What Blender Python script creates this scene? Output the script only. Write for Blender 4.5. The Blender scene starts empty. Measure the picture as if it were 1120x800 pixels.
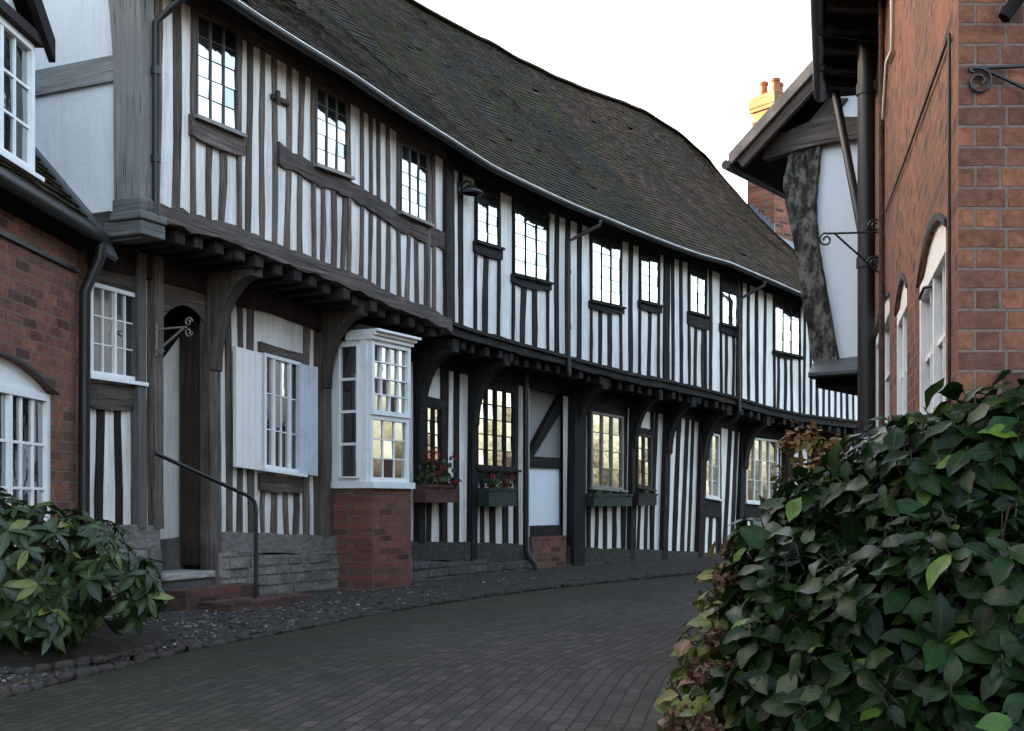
import bpy, math, random
from math import radians, sin, cos, pi, sqrt
from mathutils import Vector, noise
R = random.Random(11)
C = bpy.context.scene.collection
# ---------------------------------------------------------------- camera model used to read real positions off the photo
F, CX, YH, EYE = 1300.0, 560.0, 550.0, 1.0
def pt(x, y, d): return Vector(((x-CX)/F*d, d, EYE-(y-YH)*d/F))
def lerp(a, b, t): return a+(b-a)*t
def interp(tab, s):
    if s <= tab[0][0]: a, b = tab[0], tab[1]
    elif s >= tab[-1][0]: a, b = tab[-2], tab[-1]
    else:
        for a, b in zip(tab, tab[1:]):
            if a[0] <= s <= b[0]: break
    return a[1]+(b[1]-a[1])*(s-a[0])/(b[0]-a[0])

class Line:
    """smooth plan curve; coordinates are (s along, o outward to its right, z)"""
    def __init__(self, ctrl, step=0.1):
        P = [Vector(p) for p in ctrl]
        P = [P[0]*2-P[1]]+P+[P[-1]*2-P[-2]]
        pts = []
        for i in range(1, len(P)-2):
            p0, p1, p2, p3 = P[i-1:i+3]
            n = max(2, int((p2-p1).length/step))
            for k in range(n):
                t = k/n
                pts.append(0.5*((2*p1)+(p2-p0)*t+(2*p0-5*p1+4*p2-p3)*t*t+(3*p1-p0-3*p2+p3)*t**3))
        pts.append(P[-2])
        self.p = pts
        self.s = [0.0]
        for a, b in zip(pts, pts[1:]): self.s.append(self.s[-1]+(b-a).length)
        self.L = self.s[-1]
        n = len(pts); w = 6
        self.t = [(pts[min(n-1, i+w)]-pts[max(0, i-w)]).normalized() for i in range(n)]
    def loc(self, s):
        S = self.s
        if s <= 0: i, f = 0, s/(S[1]-S[0])
        elif s >= self.L: i = len(S)-2; f = (s-S[i])/(S[i+1]-S[i])
        else:
            lo, hi = 0, len(S)-1
            while hi-lo > 1:
                m = (lo+hi)//2
                if S[m] <= s: lo = m
                else: hi = m
            i = lo; f = (s-S[i])/(S[i+1]-S[i])
        g = min(1, max(0, f))
        p = self.p[i].lerp(self.p[i+1], 0)+(self.p[i+1]-self.p[i])*f
        t = (self.t[i]*(1-g)+self.t[i+1]*g).normalized()
        return p, t, Vector((t.y, -t.x))
    def P(self, s, o, z):
        p, t, n = self.loc(s)
        return Vector((p.x+n.x*o, p.y+n.y*o, z))
    def spx(self, x, o=0.0):
        r = (x-CX)/F
        f = lambda s: (lambda q: q.x-r*q.y)(self.P(s, o, 0))
        s = -6.0; a = f(s)
        while s < self.L+6:
            b = f(s+0.25)
            if a <= 0 < b:
                lo, hi = s, s+0.25
                for _ in range(18):
                    m = (lo+hi)/2
                    if f(m) <= 0: lo = m
                    else: hi = m
                return (lo+hi)/2
            s += 0.25; a = b
        raise ValueError(x)
    def sz(self, x, y, o=0.0):
        s = self.spx(x, o); q = self.P(s, o, 0)
        return s, EYE-(y-YH)*q.y/F
    def curve(self, pxs, o=0.0): return [self.sz(x, y, o) for x, y in pxs]

# ---------------------------------------------------------------- mesh builder
class MB:
    def __init__(self): self.v = []; self.f = []; self.uv = []; self.sm = []
    def poly(self, pts, uv=None, smooth=False):
        i = len(self.v); self.v += [Vector(p) for p in pts]
        self.f.append(list(range(i, i+len(pts)))); self.uv.append(uv); self.sm.append(smooth)
    def mesh(self, verts, faces, uvs=None, smooth=False):
        i = len(self.v); self.v += [Vector(p) for p in verts]
        for k, f in enumerate(faces):
            self.f.append([i+a for a in f]); self.uv.append(uvs[k] if uvs else None); self.sm.append(smooth)
    def hexa(self, a, b, uva=None):
        """a: 4 front corners (bl,br,tr,tl), b: the same 4 at the back; uva: uv of the front corners"""
        F_ = [(0, 1, 2, 3), (5, 4, 7, 6), (4, 0, 3, 7), (1, 5, 6, 2), (3, 2, 6, 7), (4, 5, 1, 0)]
        uvs = None
        if uva:
            U = list(uva)+list(uva)
            uvs = [[U[k] for k in f] for f in F_]
            for q in (2, 3): # side faces: give them some width in u
                uvs[q] = [(U[k][0]+(0.07 if k > 3 else 0), U[k][1]) for k in F_[q]]
            for q in (4, 5):
                uvs[q] = [(U[k][0], U[k][1]+(0.07 if k > 3 else 0)) for k in F_[q]]
        self.mesh(list(a)+list(b), F_, uvs)
    def box(self, c, ax, ay, az, uv=None):
        c, ax, ay, az = Vector(c), Vector(ax), Vector(ay), Vector(az)
        a = [c-ax-ay-az, c+ax-ay-az, c+ax-ay+az, c-ax-ay+az]; b = [p+2*ay for p in a]
        self.hexa(a, b, uv)
    def tube(self, pts, r, n=8, cap=True, smooth=True):
        pts = [Vector(p) for p in pts]; rings = []
        rr = r if isinstance(r, (list, tuple)) else [r]*len(pts)
        up = None
        for i, p in enumerate(pts):
            d = (pts[min(i+1, len(pts)-1)]-pts[max(i-1, 0)]).normalized()
            if up is None:
                up = Vector((0, 0, 1)) if abs(d.z) < .9 else Vector((1, 0, 0))
            x = d.cross(up).normalized(); y = x.cross(d).normalized(); up = y
            rings.append([p+(x*cos(2*pi*k/n)+y*sin(2*pi*k/n))*rr[i] for k in range(n)])
        vs = [q for g in rings for q in g]; fs = []; uvs = []
        L = 0
        for i in range(len(pts)-1):
            L2 = L+(pts[i+1]-pts[i]).length
            for k in range(n):
                k2 = (k+1) % n
                fs.append((i*n+k, i*n+k2, (i+1)*n+k2, (i+1)*n+k))
                w = 2*pi*rr[i]/n
                uvs.append([(k*w, L), (k*w+w, L), (k*w+w, L2), (k*w, L2)])
            L = L2
        self.mesh(vs, fs, uvs, smooth)
        if cap:
            self.poly(rings[0][::-1]); self.poly(rings[-1])
    def prism(self, outline, vec):
        """outline (list of points) extruded by vec"""
        o = [Vector(p) for p in outline]; v = Vector(vec); n = len(o)
        self.poly(o); self.poly([p+v for p in o][::-1])
        for i in range(n):
            j = (i+1) % n
            self.poly([o[i], o[i]+v, o[j]+v, o[j]])
    def build(self, name, m, parent=None, base=None, bevel=0):
        base = Vector(base) if base is not None else (Vector(parent['_b']) if parent is not None and '_b' in parent else Vector((0, 0, 0)))
        me = bpy.data.meshes.new(name)
        me.from_pydata([p-base for p in self.v], [], self.f)
        ul = me.uv_layers.new(name='UVMap'); li = 0
        data = [0.0]*(2*len(me.loops))
        for f, uv in zip(self.f, self.uv):
            if uv is None:
                a, b, c = self.v[f[0]], self.v[f[1]], self.v[f[2]]
                n = (b-a).cross(c-a)
                n = n.normalized() if n.length > 1e-12 else Vector((0, 0, 1))
                if abs(n.z) < .75:
                    t = Vector((-n.y, n.x, 0)).normalized()
                    uv = [(self.v[k].dot(t), self.v[k].z) for k in f]
                else: uv = [(self.v[k].x, self.v[k].y) for k in f]
            for q in uv:
                data[2*li] = q[0]; data[2*li+1] = q[1]; li += 1
        ul.data.foreach_set('uv', data)
        me.polygons.foreach_set('use_smooth', self.sm)
        me.materials.append(m); me.update()
        ob = bpy.data.objects.new(name, me); C.objects.link(ob)
        if parent is not None:
            ob.parent = parent; ob['_b'] = list(base)
            pb = Vector(parent['_b']); ob.location = base-pb
        else: ob.location = base; ob['_b'] = list(base)
        if bevel:
            md = ob.modifiers.new('Bevel', 'BEVEL'); md.width = bevel; md.segments = 2; md.limit_method = 'ANGLE'; md.angle_limit = radians(40)
        return ob

def thing(name, label, cat, base, group=None):
    o = bpy.data.objects.new(name, None); C.objects.link(o); o.empty_display_size = .2
    o.location = base; o['_b'] = list(base)
    return tag(o, label, cat, group)
def tag(o, label, cat, group=None):
    o['label'] = label; o['category'] = cat
    if group: o['group'] = group
    return o
def structure(o, kind='structure'): o['kind'] = kind; return o

# ---------------------------------------------------------------- materials
class NT:
    def __init__(self, name):
        self.m = bpy.data.materials.new(name); self.m.use_nodes = True
        self.t = self.m.node_tree; self.b = self.t.nodes['Principled BSDF']
        self.uvn = None
    def n(self, typ, **kw):
        x = self.t.nodes.new(typ)
        for k, v in kw.items(): setattr(x, k, v)
        return x
    def l(self, a, b): self.t.links.new(a, b)
    def co(self, kind='UV', scale=(1, 1, 1), loc=(0, 0, 0), rot=(0, 0, 0)):
        t = self.n('ShaderNodeTexCoord'); mp = self.n('ShaderNodeMapping')
        mp.inputs['Scale'].default_value = scale; mp.inputs['Location'].default_value = loc; mp.inputs['Rotation'].default_value = rot
        self.l(t.outputs[kind], mp.inputs['Vector']); return mp.outputs['Vector']
    def noise(self, vec, scale=5, detail=4, rough=.55, dist=0):
        x = self.n('ShaderNodeTexNoise'); x.inputs['Scale'].default_value = scale; x.inputs['Detail'].default_value = detail
        x.inputs['Roughness'].default_value = rough; x.inputs['Distortion'].default_value = dist
        if vec is not None: self.l(vec, x.inputs['Vector'])
        return x.outputs['Fac']
    def ramp(self, fac, stops, interp='LINEAR'):
        x = self.n('ShaderNodeValToRGB'); e = x.color_ramp; e.interpolation = interp
        while len(e.elements) < len(stops): e.elements.new(.5)
        for el, (p, c) in zip(e.elements, stops):
            el.position = p
            el.color = (c, c, c, 1) if not isinstance(c, (tuple, list)) else (*c, 1)
        self.l(fac, x.inputs['Fac']); return x.outputs['Color']
    def mix(self, fac, a, b, mode='MIX'):
        x = self.n('ShaderNodeMix', data_type='RGBA', blend_type=mode)
        for i, s, v in ((0, x.inputs[0], fac), (6, x.inputs[6], a), (7, x.inputs[7], b)):
            if hasattr(v, 'is_linked'): self.l(v, s)
            elif i == 0: s.default_value = v
            else: s.default_value = (*v, 1) if isinstance(v, (tuple, list)) else (v, v, v, 1)
        return x.outputs[2]
    def math(self, op, a, b=0.0):
        x = self.n('ShaderNodeMath', operation=op)
        for s, v in ((x.inputs[0], a), (x.inputs[1], b)):
            if hasattr(v, 'is_linked'): self.l(v, s)
            else: s.default_value = v
        return x.outputs[0]
    def bump(self, h, strength=.3, dist=.01):
        x = self.n('ShaderNodeBump'); x.inputs['Strength'].default_value = strength; x.inputs['Distance'].default_value = dist
        self.l(h, x.inputs['Height']); self.l(x.outputs['Normal'], self.b.inputs['Normal']); return x
    def island(self):
        return self.n('ShaderNodeNewGeometry').outputs['Random Per Island']
    def objrand(self): return self.n('ShaderNodeObjectInfo').outputs['Random']
    def out(self, col, rough=.8, spec=.3):
        if hasattr(col, 'is_linked'): self.l(col, self.b.inputs['Base Color'])
        else: self.b.inputs['Base Color'].default_value = (*col, 1)
        if hasattr(rough, 'is_linked'): self.l(rough, self.b.inputs['Roughness'])
        else: self.b.inputs['Roughness'].default_value = rough
        self.b.inputs['Specular IOR Level'].default_value = spec
        return self.m

def m_timber(name, c0, c1, c2, vert=True, grain=1.0, rough=.85):
    k = NT(name)
    v = k.co('UV', (32, 1.6, 1) if vert else (1.6, 32, 1))
    g = k.noise(v, 1.0*grain, 6, .7, .4)
    big = k.noise(k.co('Object', (1, 1, 1)), 2.3, 4, .6)
    col = k.ramp(g, [(.30, c0), (.52, c1), (.74, c2)])
    col = k.mix(k.ramp(big, [(.35, 0), (.65, 1)]), col, k.mix(.55, col, c0))
    r = k.ramp(k.objrand(), [(0, .6), (1, 1.3)])
    col = k.mix(1.0, col, r, 'MULTIPLY')
    # drying cracks
    cr = k.noise(k.co('UV', (70, 1.1, 1) if vert else (1.1, 70, 1)), 1.0, 2, .5, .2)
    crk = k.ramp(cr, [(.34, 0), (.38, 1)])
    col = k.mix(crk, tuple(x*.35 for x in c0), col)
    k.bump(k.math('ADD', k.math('MULTIPLY', g, .6), crk), .6, .008)
    return k.out(col, rough, .25)
def m_plaster(name, c, stain=(.40, .37, .33), amt=.7, bmp=.55):
    k = NT(name)
    a = k.noise(k.co('Object', (1, 1, .45)), 2.2, 6, .62)
    b = k.noise(k.co('Object', (14, 14, .9)), 1.2, 5, .65)
    sp = k.noise(k.co('Object'), 26, 3, .7)
    col = k.mix(k.math('MULTIPLY', k.ramp(a, [(.45, 0), (.75, 1)]), amt*.7), c, stain)
    col = k.mix(k.math('MULTIPLY', k.ramp(b, [(.50, 0), (.72, 1)]), amt), col, stain)
    col = k.mix(k.math('MULTIPLY', k.ramp(sp, [(.62, 0), (.74, 1)]), amt*.6), col, tuple(x*.7 for x in stain))
    h = k.math('ADD', k.math('MULTIPLY', k.noise(k.co('Object'), 5, 3, .5), 1.6), k.noise(k.co('Object'), 22, 5, .65))
    k.bump(h, bmp, .018)
    return k.out(col, .9, .2)
def m_paint(name, c, rough=.4, amt=.5):
    k = NT(name)
    a = k.noise(k.co('UV', (30, 1.5, 1)), 1.5, 5, .65); b = k.noise(k.co('Object'), 5, 6, .7)
    col = k.mix(k.math('MULTIPLY', k.ramp(a, [(.48, 0), (.75, 1)]), amt*.5), c, tuple(x*.62 for x in c))
    col = k.mix(k.math('MULTIPLY', k.ramp(b, [(.5, 0), (.72, 1)]), amt), col, (c[0]*.66, c[1]*.63, c[2]*.56))
    k.bump(k.math('ADD', a, k.math('MULTIPLY', b, .5)), .35, .006)
    return k.out(col, k.ramp(b, [(.3, rough), (.7, min(1, rough+.25))]), .4)
def m_brick(name, ca, cb, mort, w=.235, h=.078, ms=.009, english=False, bump=.6, dirt=(.06, .05, .045), dirt_amt=.5, off=(0, 0, 0)):
    k = NT(name)
    uv = k.co('UV', (1, 1, 1), off)
    wob = k.n('ShaderNodeTexNoise'); wob.inputs['Scale'].default_value = 9; k.l(uv, wob.inputs['Vector'])
    vm = k.n('ShaderNodeVectorMath', operation='MULTIPLY_ADD'); vm.inputs[1].default_value = (.012, .009, 0)
    k.l(wob.outputs['Color'], vm.inputs[0]); k.l(uv, vm.inputs[2])
    b = k.n('ShaderNodeTexBrick'); b.inputs['Scale'].default_value = 1
    b.inputs['Brick Width'].default_value = w; b.inputs['Row Height'].default_value = h
    b.inputs['Mortar Size'].default_value = ms; b.inputs['Mortar Smooth'].default_value = .25; b.inputs['Bias'].default_value = 0
    b.inputs['Color1'].default_value = (0, 0, 0, 1); b.inputs['Color2'].default_value = (1, 1, 1, 1); b.inputs['Mortar'].default_value = (.5, .5, .5, 1)
    if english: b.squash = .5; b.squash_frequency = 2; b.offset = .25
    k.l(vm.outputs[0], b.inputs['Vector'])
    fine = k.noise(uv, 38, 4, .65); big = k.noise(uv, 1.1, 5, .6)
    dark = tuple(x*.42 for x in cb)
    brick = k.ramp(b.outputs['Color'], [(0, ca), (.45, tuple((x+y)/2 for x, y in zip(ca, cb))), (.75, cb), (1, dark)])
    mid = k.noise(uv, 11, 4, .7)
    brick = k.mix(1.0, brick, k.ramp(fine, [(.25, .62), (.75, 1.3)]), 'MULTIPLY')
    brick = k.mix(1.0, brick, k.ramp(mid, [(.3, .55), (.7, 1.3)]), 'MULTIPLY')
    brick = k.mix(k.math('MULTIPLY', k.ramp(mid, [(.6, 0), (.75, 1)]), .35), brick, mort)
    brick = k.mix(k.math('MULTIPLY', k.ramp(big, [(.42, 0), (.68, 1)]), dirt_amt), brick, dirt)
    mcol = k.mix(k.ramp(fine, [(.3, 0), (.7, 1)]), mort, tuple(x*.6 for x in mort))
    col = k.mix(b.outputs['Fac'], brick, mcol)
    hgt = k.math('ADD', k.math('MULTIPLY', k.math('SUBTRACT', 1.0, b.outputs['Fac']), 1.0), k.math('MULTIPLY', fine, .45))
    k.bump(hgt, bump, .01)
    return k.out(col, .9, .25)
def m_plain(name, c, rough=.5, spec=.4, var=.15, bump=0, metal=0):
    k = NT(name)
    a = k.noise(k.co('Object'), 6, 5, .6)
    col = k.mix(1.0, c, k.ramp(a, [(.25, 1-var), (.75, 1+var)]), 'MULTIPLY')
    if bump: k.bump(k.noise(k.co('Object'), 40, 4), bump, .004)
    k.b.inputs['Metallic'].default_value = metal
    return k.out(col, rough, spec)
def m_glass(name, c=(.018, .02, .022), ior=.58, wav=.07, sc=7):
    k = NT(name)
    r = k.island()
    col = k.mix(k.ramp(r, [(.5, 0), (.9, 1)]), c, tuple(x*2.4 for x in c))
    k.bump(k.noise(k.co('Object'), sc, 2, .5), wav, .03)
    k.b.inputs['IOR'].default_value = 1.5
    gl = k.n('ShaderNodeBsdfGlossy'); gl.inputs['Roughness'].default_value = .03; k.l(k.ramp(k.n('ShaderNodeNewGeometry').outputs['Random Per Island'], [(0, (.45, .45, .45)), (.3, (.82, .81, .79)), (1, (1.0, .99, .96))]), gl.inputs['Color'])
    bn = [x for x in k.t.nodes if x.type == 'BUMP'][0]; k.l(bn.outputs['Normal'], gl.inputs['Normal'])
    ms = k.n('ShaderNodeMixShader'); ms.inputs[0].default_value = ior
    k.l(k.b.outputs[0], ms.inputs[1]); k.l(gl.outputs[0], ms.inputs[2]); k.l(ms.outputs[0], k.t.nodes['Material Output'].inputs['Surface'])
    return k.out(col, .03, .5)
def m_leaf(name, c0, c1, c2, rough=.35, spec=.5, odd=None, odd_at=.93):
    k = NT(name)
    r = k.island()
    vn = k.noise(k.co('UV', (3, 14, 1)), 2, 2, .5); k.bump(vn, .35, .004)
    st = [(0, c0), (.5, c1), (.88, c2)]
    if odd: st += [(odd_at, c2), (odd_at+.02, odd)]
    col = k.ramp(r, st)
    g = k.noise(k.co('Object'), 25, 3, .6)
    col = k.mix(1.0, col, k.ramp(g, [(.3, .7), (.7, 1.25)]), 'MULTIPLY')
    # paler midrib from the uv across the leaf
    t = k.n('ShaderNodeTexCoord'); sx = k.n('ShaderNodeSeparateXYZ'); k.l(t.outputs['UV'], sx.inputs[0])
    rib = k.math('ABSOLUTE', k.math('SUBTRACT', sx.outputs[0], .5))
    col = k.mix(k.ramp(rib, [(.0, .5), (.06, 0)]), col, tuple(x*2.2 for x in c2))
    k.b.inputs['Subsurface Weight'].default_value = 0
    tr = k.n('ShaderNodeBsdfTranslucent'); ms = k.n('ShaderNodeMixShader'); ms.inputs[0].default_value = .14
    k.l(col, tr.inputs['Color'])
    o = k.t.nodes['Material Output']
    k.l(k.b.outputs[0], ms.inputs[1]); k.l(tr.outputs[0], ms.inputs[2]); k.l(ms.outputs[0], o.inputs['Surface'])
    return k.out(col, rough, spec)

M = {}
M['brown_v'] = m_timber('brown_timber_upright', (.050, .036, .028), (.125, .097, .078), (.25, .205, .17))
M['brown_h'] = m_timber('brown_timber_level', (.046, .034, .027), (.115, .091, .074), (.24, .20, .168), False)
M['dark_v'] = m_timber('dark_brown_timber', (.012, .009, .008), (.028, .020, .017), (.055, .042, .036))
M['door'] = m_timber('worn_brown_door', (.028, .018, .013), (.060, .038, .028), (.11, .075, .056))
M['grey_v'] = m_timber('grey_weathered_oak', (.13, .12, .108), (.19, .18, .163), (.25, .237, .217))
M['grey_h'] = m_timber('grey_weathered_oak_level', (.12, .115, .105), (.22, .215, .20), (.34, .33, .31), False)
M['black_v'] = m_timber('blackened_timber_upright', (.008, .0065, .0055), (.017, .014, .012), (.042, .035, .030))
M['black_h'] = m_timber('blackened_timber_level', (.008, .0065, .0055), (.018, .015, .013), (.055, .046, .040), False)
M['plaster'] = m_plaster('white_limewash', (.80, .755, .695))
M['plaster_w'] = m_plaster('warm_white_plaster', (.78, .725, .665))
M['plaster_g'] = m_plaster('gable_white_render', (.74, .77, .80), (.55, .55, .53), .25, .15)
def m_lichen():
    k = NT('lichened_oak')
    g = k.noise(k.co('UV', (20, 2.2, 1)), 1.0, 6, .7, .8)
    col = k.ramp(g, [(.30, (.012, .010, .009)), (.55, (.045, .038, .033)), (.78, (.12, .105, .092))])
    li = k.noise(k.co('Object', (1, 1, .6)), 9, 6, .72)
    col = k.mix(k.ramp(li, [(.44, 0), (.58, .85)]), col, (.19, .18, .155))
    pit = k.noise(k.co('Object', (1, 1, .5)), 15, 3, .6)
    col = k.mix(k.ramp(pit, [(.36, .9), (.46, 0)]), col, (.012, .010, .009))
    k.bump(k.math('ADD', g, k.math('MULTIPLY', pit, .8)), .9, .02)
    return k.out(col, .9, .2)
M['lichen'] = m_lichen()
M['verge'] = m_plain('verge_tile_edge', (.27, .215, .18), .9, .2, .45, .5)
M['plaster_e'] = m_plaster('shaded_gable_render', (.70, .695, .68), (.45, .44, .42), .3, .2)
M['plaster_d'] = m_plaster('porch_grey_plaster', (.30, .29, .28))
M['paint'] = m_paint('white_gloss_paint', (.80, .79, .76), .35, .4)
M['paint_old'] = m_plain('old_cream_paint', (.62, .60, .55), .5, .4, .15)
M['frame_g'] = m_plain('grey_oak_frame', (.10, .088, .078), .7, .3, .3)
M['paint_grey'] = m_plain('pale_oak_paint', (.22, .20, .17), .6, .3, .25)
M['shutter'] = m_paint('lit_shutter_paint', (.78, .75, .69), .3, .5)  # cream paint, whitened for the light the left shutter catches
M['shutter_b'] = m_paint('pale_blue_shutter_paint', (.56, .58, .61), .45, .5)
M['glass'] = m_glass('old_window_glass')
M['glass_clear'] = m_glass('sash_window_glass', (.02, .022, .025), .40, .06, 5)
M['iron'] = m_plain('black_iron', (.012, .012, .013), .45, .5, .3)
M['gutter'] = m_plain('black_gutter_paint', (.017, .016, .016), .42, .45, .2)
M['lip'] = m_plain('pale_sky_glint', (.62, .61, .58), .4, .6, .3)  # pale tone painting the sky's glint on the gutter lip
M['lead'] = m_plain('grey_lead_sheet', (.16, .18, .21), .5, .5, .25)
M['lead_d'] = m_plain('dark_lead_sheet', (.06, .065, .07), .55, .4, .3)
M['soffit'] = m_plain('near_black_boards', (.012, .011, .010), .9, .1, .4)  # near-black, for undersides and other very dark parts
M['brick_l'] = m_brick('old_dark_red_brick', (.27, .105, .062), (.17, .070, .046), (.17, .125, .10), dirt_amt=.6, dirt=(.085, .055, .042), ms=.007)
M['brick_b'] = m_brick('bay_red_brick', (.235, .088, .058), (.15, .062, .047), (.15, .105, .085), dirt_amt=.55, dirt=(.10, .06, .047), ms=.007, h=.072)
M['brick_r'] = m_brick('orange_red_brick', (.29, .104, .054), (.165, .066, .040), (.20, .14, .11), w=.168, h=.069, english=True, bump=1.0, dirt_amt=.7, dirt=(.085, .042, .032), ms=.006)
M['brick_s'] = m_brick('worn_step_brick', (.16, .06, .042), (.09, .042, .034), (.075, .06, .05), dirt_amt=.6, dirt=(.045, .036, .028))
M['brick_c'] = m_brick('chimney_brick', (.25, .14, .058), (.19, .095, .042), (.26, .19, .13), dirt_amt=.15, dirt=(.3, .16, .08))
M['brick_cr'] = m_brick('chimney_lower_brick', (.33, .11, .06), (.22, .075, .045), (.2, .15, .12), dirt_amt=.2)
M['pot'] = m_plain('terracotta_pot', (.26, .095, .045), .75, .3, .2)

def m_stone(name, ca, cb, mort):
    k = NT(name)
    uv = k.co('UV'); r = k.island()
    fine = k.noise(uv, 16, 7, .72); big = k.noise(uv, 1.6, 5, .6)
    col = k.mix(r, ca, cb)
    col = k.mix(1.0, col, k.ramp(fine, [(.25, .4), (.75, 1.6)]), 'MULTIPLY')
    col = k.mix(k.ramp(big, [(.42, 0), (.7, .7)]), col, mort)
    k.bump(fine, .9, .025)
    return k.out(col, .95, .2)
M['stone'] = m_stone('rubble_stone', (.27, .245, .21), (.17, .152, .13), (.09, .08, .07))
M['stone_d'] = m_stone('damp_dark_stone', (.14, .135, .125), (.085, .083, .078), (.05, .047, .043))
def m_sill(name, c):
    k = NT(name)
    a = k.noise(k.co('UV', (3, 7, 1)), 3, 7, .7, .6)
    col = k.ramp(a, [(.3, tuple(x*.45 for x in c)), (.55, c), (.75, tuple(x*1.45 for x in c))])
    k.bump(a, .7, .02); return k.out(col, .9, .2)
M['sill_stone'] = m_sill('sill_course_stone', (.19, .175, .155))
M['sill_green'] = m_sill('damp_green_sill', (.058, .054, .043))
M['step_edge'] = m_sill('step_stone', (.36, .34, .31))

def m_tile(name, tones, moss_amt, soot):
    k = NT(name)
    r = k.island()
    col = k.ramp(r, list(zip((0, .4, .8, 1), tones)))
    big = k.noise(k.co('Object', (.5, .5, .5)), 1.0, 6, .66)
    moss = k.noise(k.co('Object'), 1.3, 8, .74)
    col = k.mix(k.ramp(big, [(.40, 0), (.62, soot)]), col, k.mix(r, (.015, .014, .012), (.026, .023, .020)))
    col = k.mix(k.ramp(moss, [(.46, 0), (.64, moss_amt)]), col, k.mix(r, (.024, .022, .007), (.046, .040, .013)))
    f = k.noise(k.co('Object'), 45, 4, .7)
    col = k.mix(1.0, col, k.ramp(f, [(.3, .65), (.7, 1.35)]), 'MULTIPLY')
    k.bump(f, .6, .01)
    return k.out(col, .95, .1)
M['tile_d'] = m_tile('reddish_clay_tile', ((.030, .020, .014), (.046, .028, .019), (.062, .036, .024), (.085, .052, .036)), .55, .45)
M['tile'] = m_tile('mossy_clay_tile', ((.022, .016, .011), (.031, .022, .015), (.040, .028, .019), (.055, .038, .027)), .95, .8)
M['tile_r'] = m_plain('ridge_clay', (.045, .036, .028), .95, .1, .5, .5)
def m_lane():
    k = NT('block_paving')
    uv = k.co('UV')
    wob = k.n('ShaderNodeTexNoise'); wob.inputs['Scale'].default_value = 4; k.l(uv, wob.inputs['Vector'])
    vm = k.n('ShaderNodeVectorMath', operation='MULTIPLY_ADD'); vm.inputs[1].default_value = (.03, .03, 0)
    k.l(wob.outputs['Color'], vm.inputs[0]); k.l(uv, vm.inputs[2])
    b = k.n('ShaderNodeTexBrick'); b.inputs['Scale'].default_value = 1; b.inputs['Brick Width'].default_value = .155; b.inputs['Row Height'].default_value = .078
    b.inputs['Mortar Size'].default_value = .006; b.inputs['Mortar Smooth'].default_value = .5
    b.inputs['Color1'].default_value = (0, 0, 0, 1); b.inputs['Color2'].default_value = (1, 1, 1, 1)
    k.l(vm.outputs[0], b.inputs['Vector'])
    col = k.ramp(b.outputs['Color'], [(0, (.024, .019, .015)), (.45, (.038, .031, .024)), (.8, (.050, .039, .031)), (1, (.066, .050, .040))])
    f = k.noise(uv, 30, 5, .7); big = k.noise(uv, .9, 6, .65)
    col = k.mix(1.0, col, k.ramp(f, [(.25, .65), (.75, 1.35)]), 'MULTIPLY')
    # moss creeping in from the kerb (uv.y = metres from the kerb)
    sx = k.n('ShaderNodeSeparateXYZ'); k.l(uv, sx.inputs[0])
    edge = k.math('SUBTRACT', 1.15, k.math('MULTIPLY', sx.outputs[1], .62))
    edge2 = k.math('MULTIPLY', k.math('SUBTRACT', sx.outputs[1], 2.7), .8)
    mo = k.math('ADD', k.math('MAXIMUM', edge, edge2), k.math('MULTIPLY', k.math('SUBTRACT', big, .5), 2.6))
    brk = k.noise(uv, 5, 6, .75)
    mo = k.math('MULTIPLY', k.ramp(mo, [(.15, 0), (.85, 1)]), k.ramp(brk, [(.36, .25), (.6, .85)]))
    col = k.mix(mo, col, k.mix(f, (.020, .019, .006), (.050, .044, .015)))
    wear = k.noise(uv, .45, 5, .6)
    col = k.mix(1.0, col, k.ramp(wear, [(.35, .72), (.65, 1.25)]), 'MULTIPLY')
    col = k.mix(k.math('MULTIPLY', b.outputs['Fac'], .75), col, (.018, .018, .010))
    h = k.math('ADD', k.math('SUBTRACT', 1.0, b.outputs['Fac']), k.math('MULTIPLY', f, .5))
    k.bump(h, 1.0, .02)
    return k.out(col, k.ramp(big, [(.3, .7), (.7, .9)]), .25)
M['lane'] = m_lane()
def m_soil(name, c, g=None):
    k = NT(name)
    a = k.noise(k.co('Object'), 9, 7, .75); b = k.noise(k.co('Object'), 1.2, 4, .6)
    col = k.ramp(a, [(.28, tuple(x*.4 for x in c)), (.55, c), (.78, tuple(x*1.8 for x in c))])
    if g: col = k.mix(k.ramp(b, [(.45, 0), (.65, .8)]), col, g)
    k.bump(a, 1, .04); return k.out(col, .95, .15)
M['soil'] = m_soil('dark_soil', (.045, .036, .028), (.03, .032, .016))
M['gravel'] = m_soil('gravel_bed', (.065, .055, .045))
def m_pebble():
    k = NT('mixed_pebbles')
    col = k.ramp(k.island(), [(0, (.035, .03, .025)), (.4, (.085, .073, .062)), (.75, (.13, .115, .10)), (.97, (.20, .18, .16)), (1, (.45, .42, .38))])
    f = k.noise(k.co('Object'), 60, 4)
    col = k.mix(1.0, col, k.ramp(f, [(.3, .7), (.7, 1.25)]), 'MULTIPLY')
    k.bump(f, .4, .01); return k.out(col, .9, .25)
M['pebble'] = m_pebble()
M['kerb'] = m_sill('edging_stone', (.06, .05, .042))
M['laurel'] = m_leaf('camellia_leaf', (.0045, .0125, .003), (.0078, .020, .0045), (.014, .034, .0065), .33, .12, (.065, .115, .014), .95)
M['rhodo'] = m_leaf('rhododendron_leaf', (.014, .028, .008), (.026, .046, .013), (.046, .072, .020), .40, .35, (.14, .15, .03), .93)
M['hyd_leaf'] = m_leaf('autumn_hydrangea_leaf', (.05, .075, .014), (.10, .12, .02), (.16, .13, .03), .55, .3, (.14, .07, .03), .86)
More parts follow.
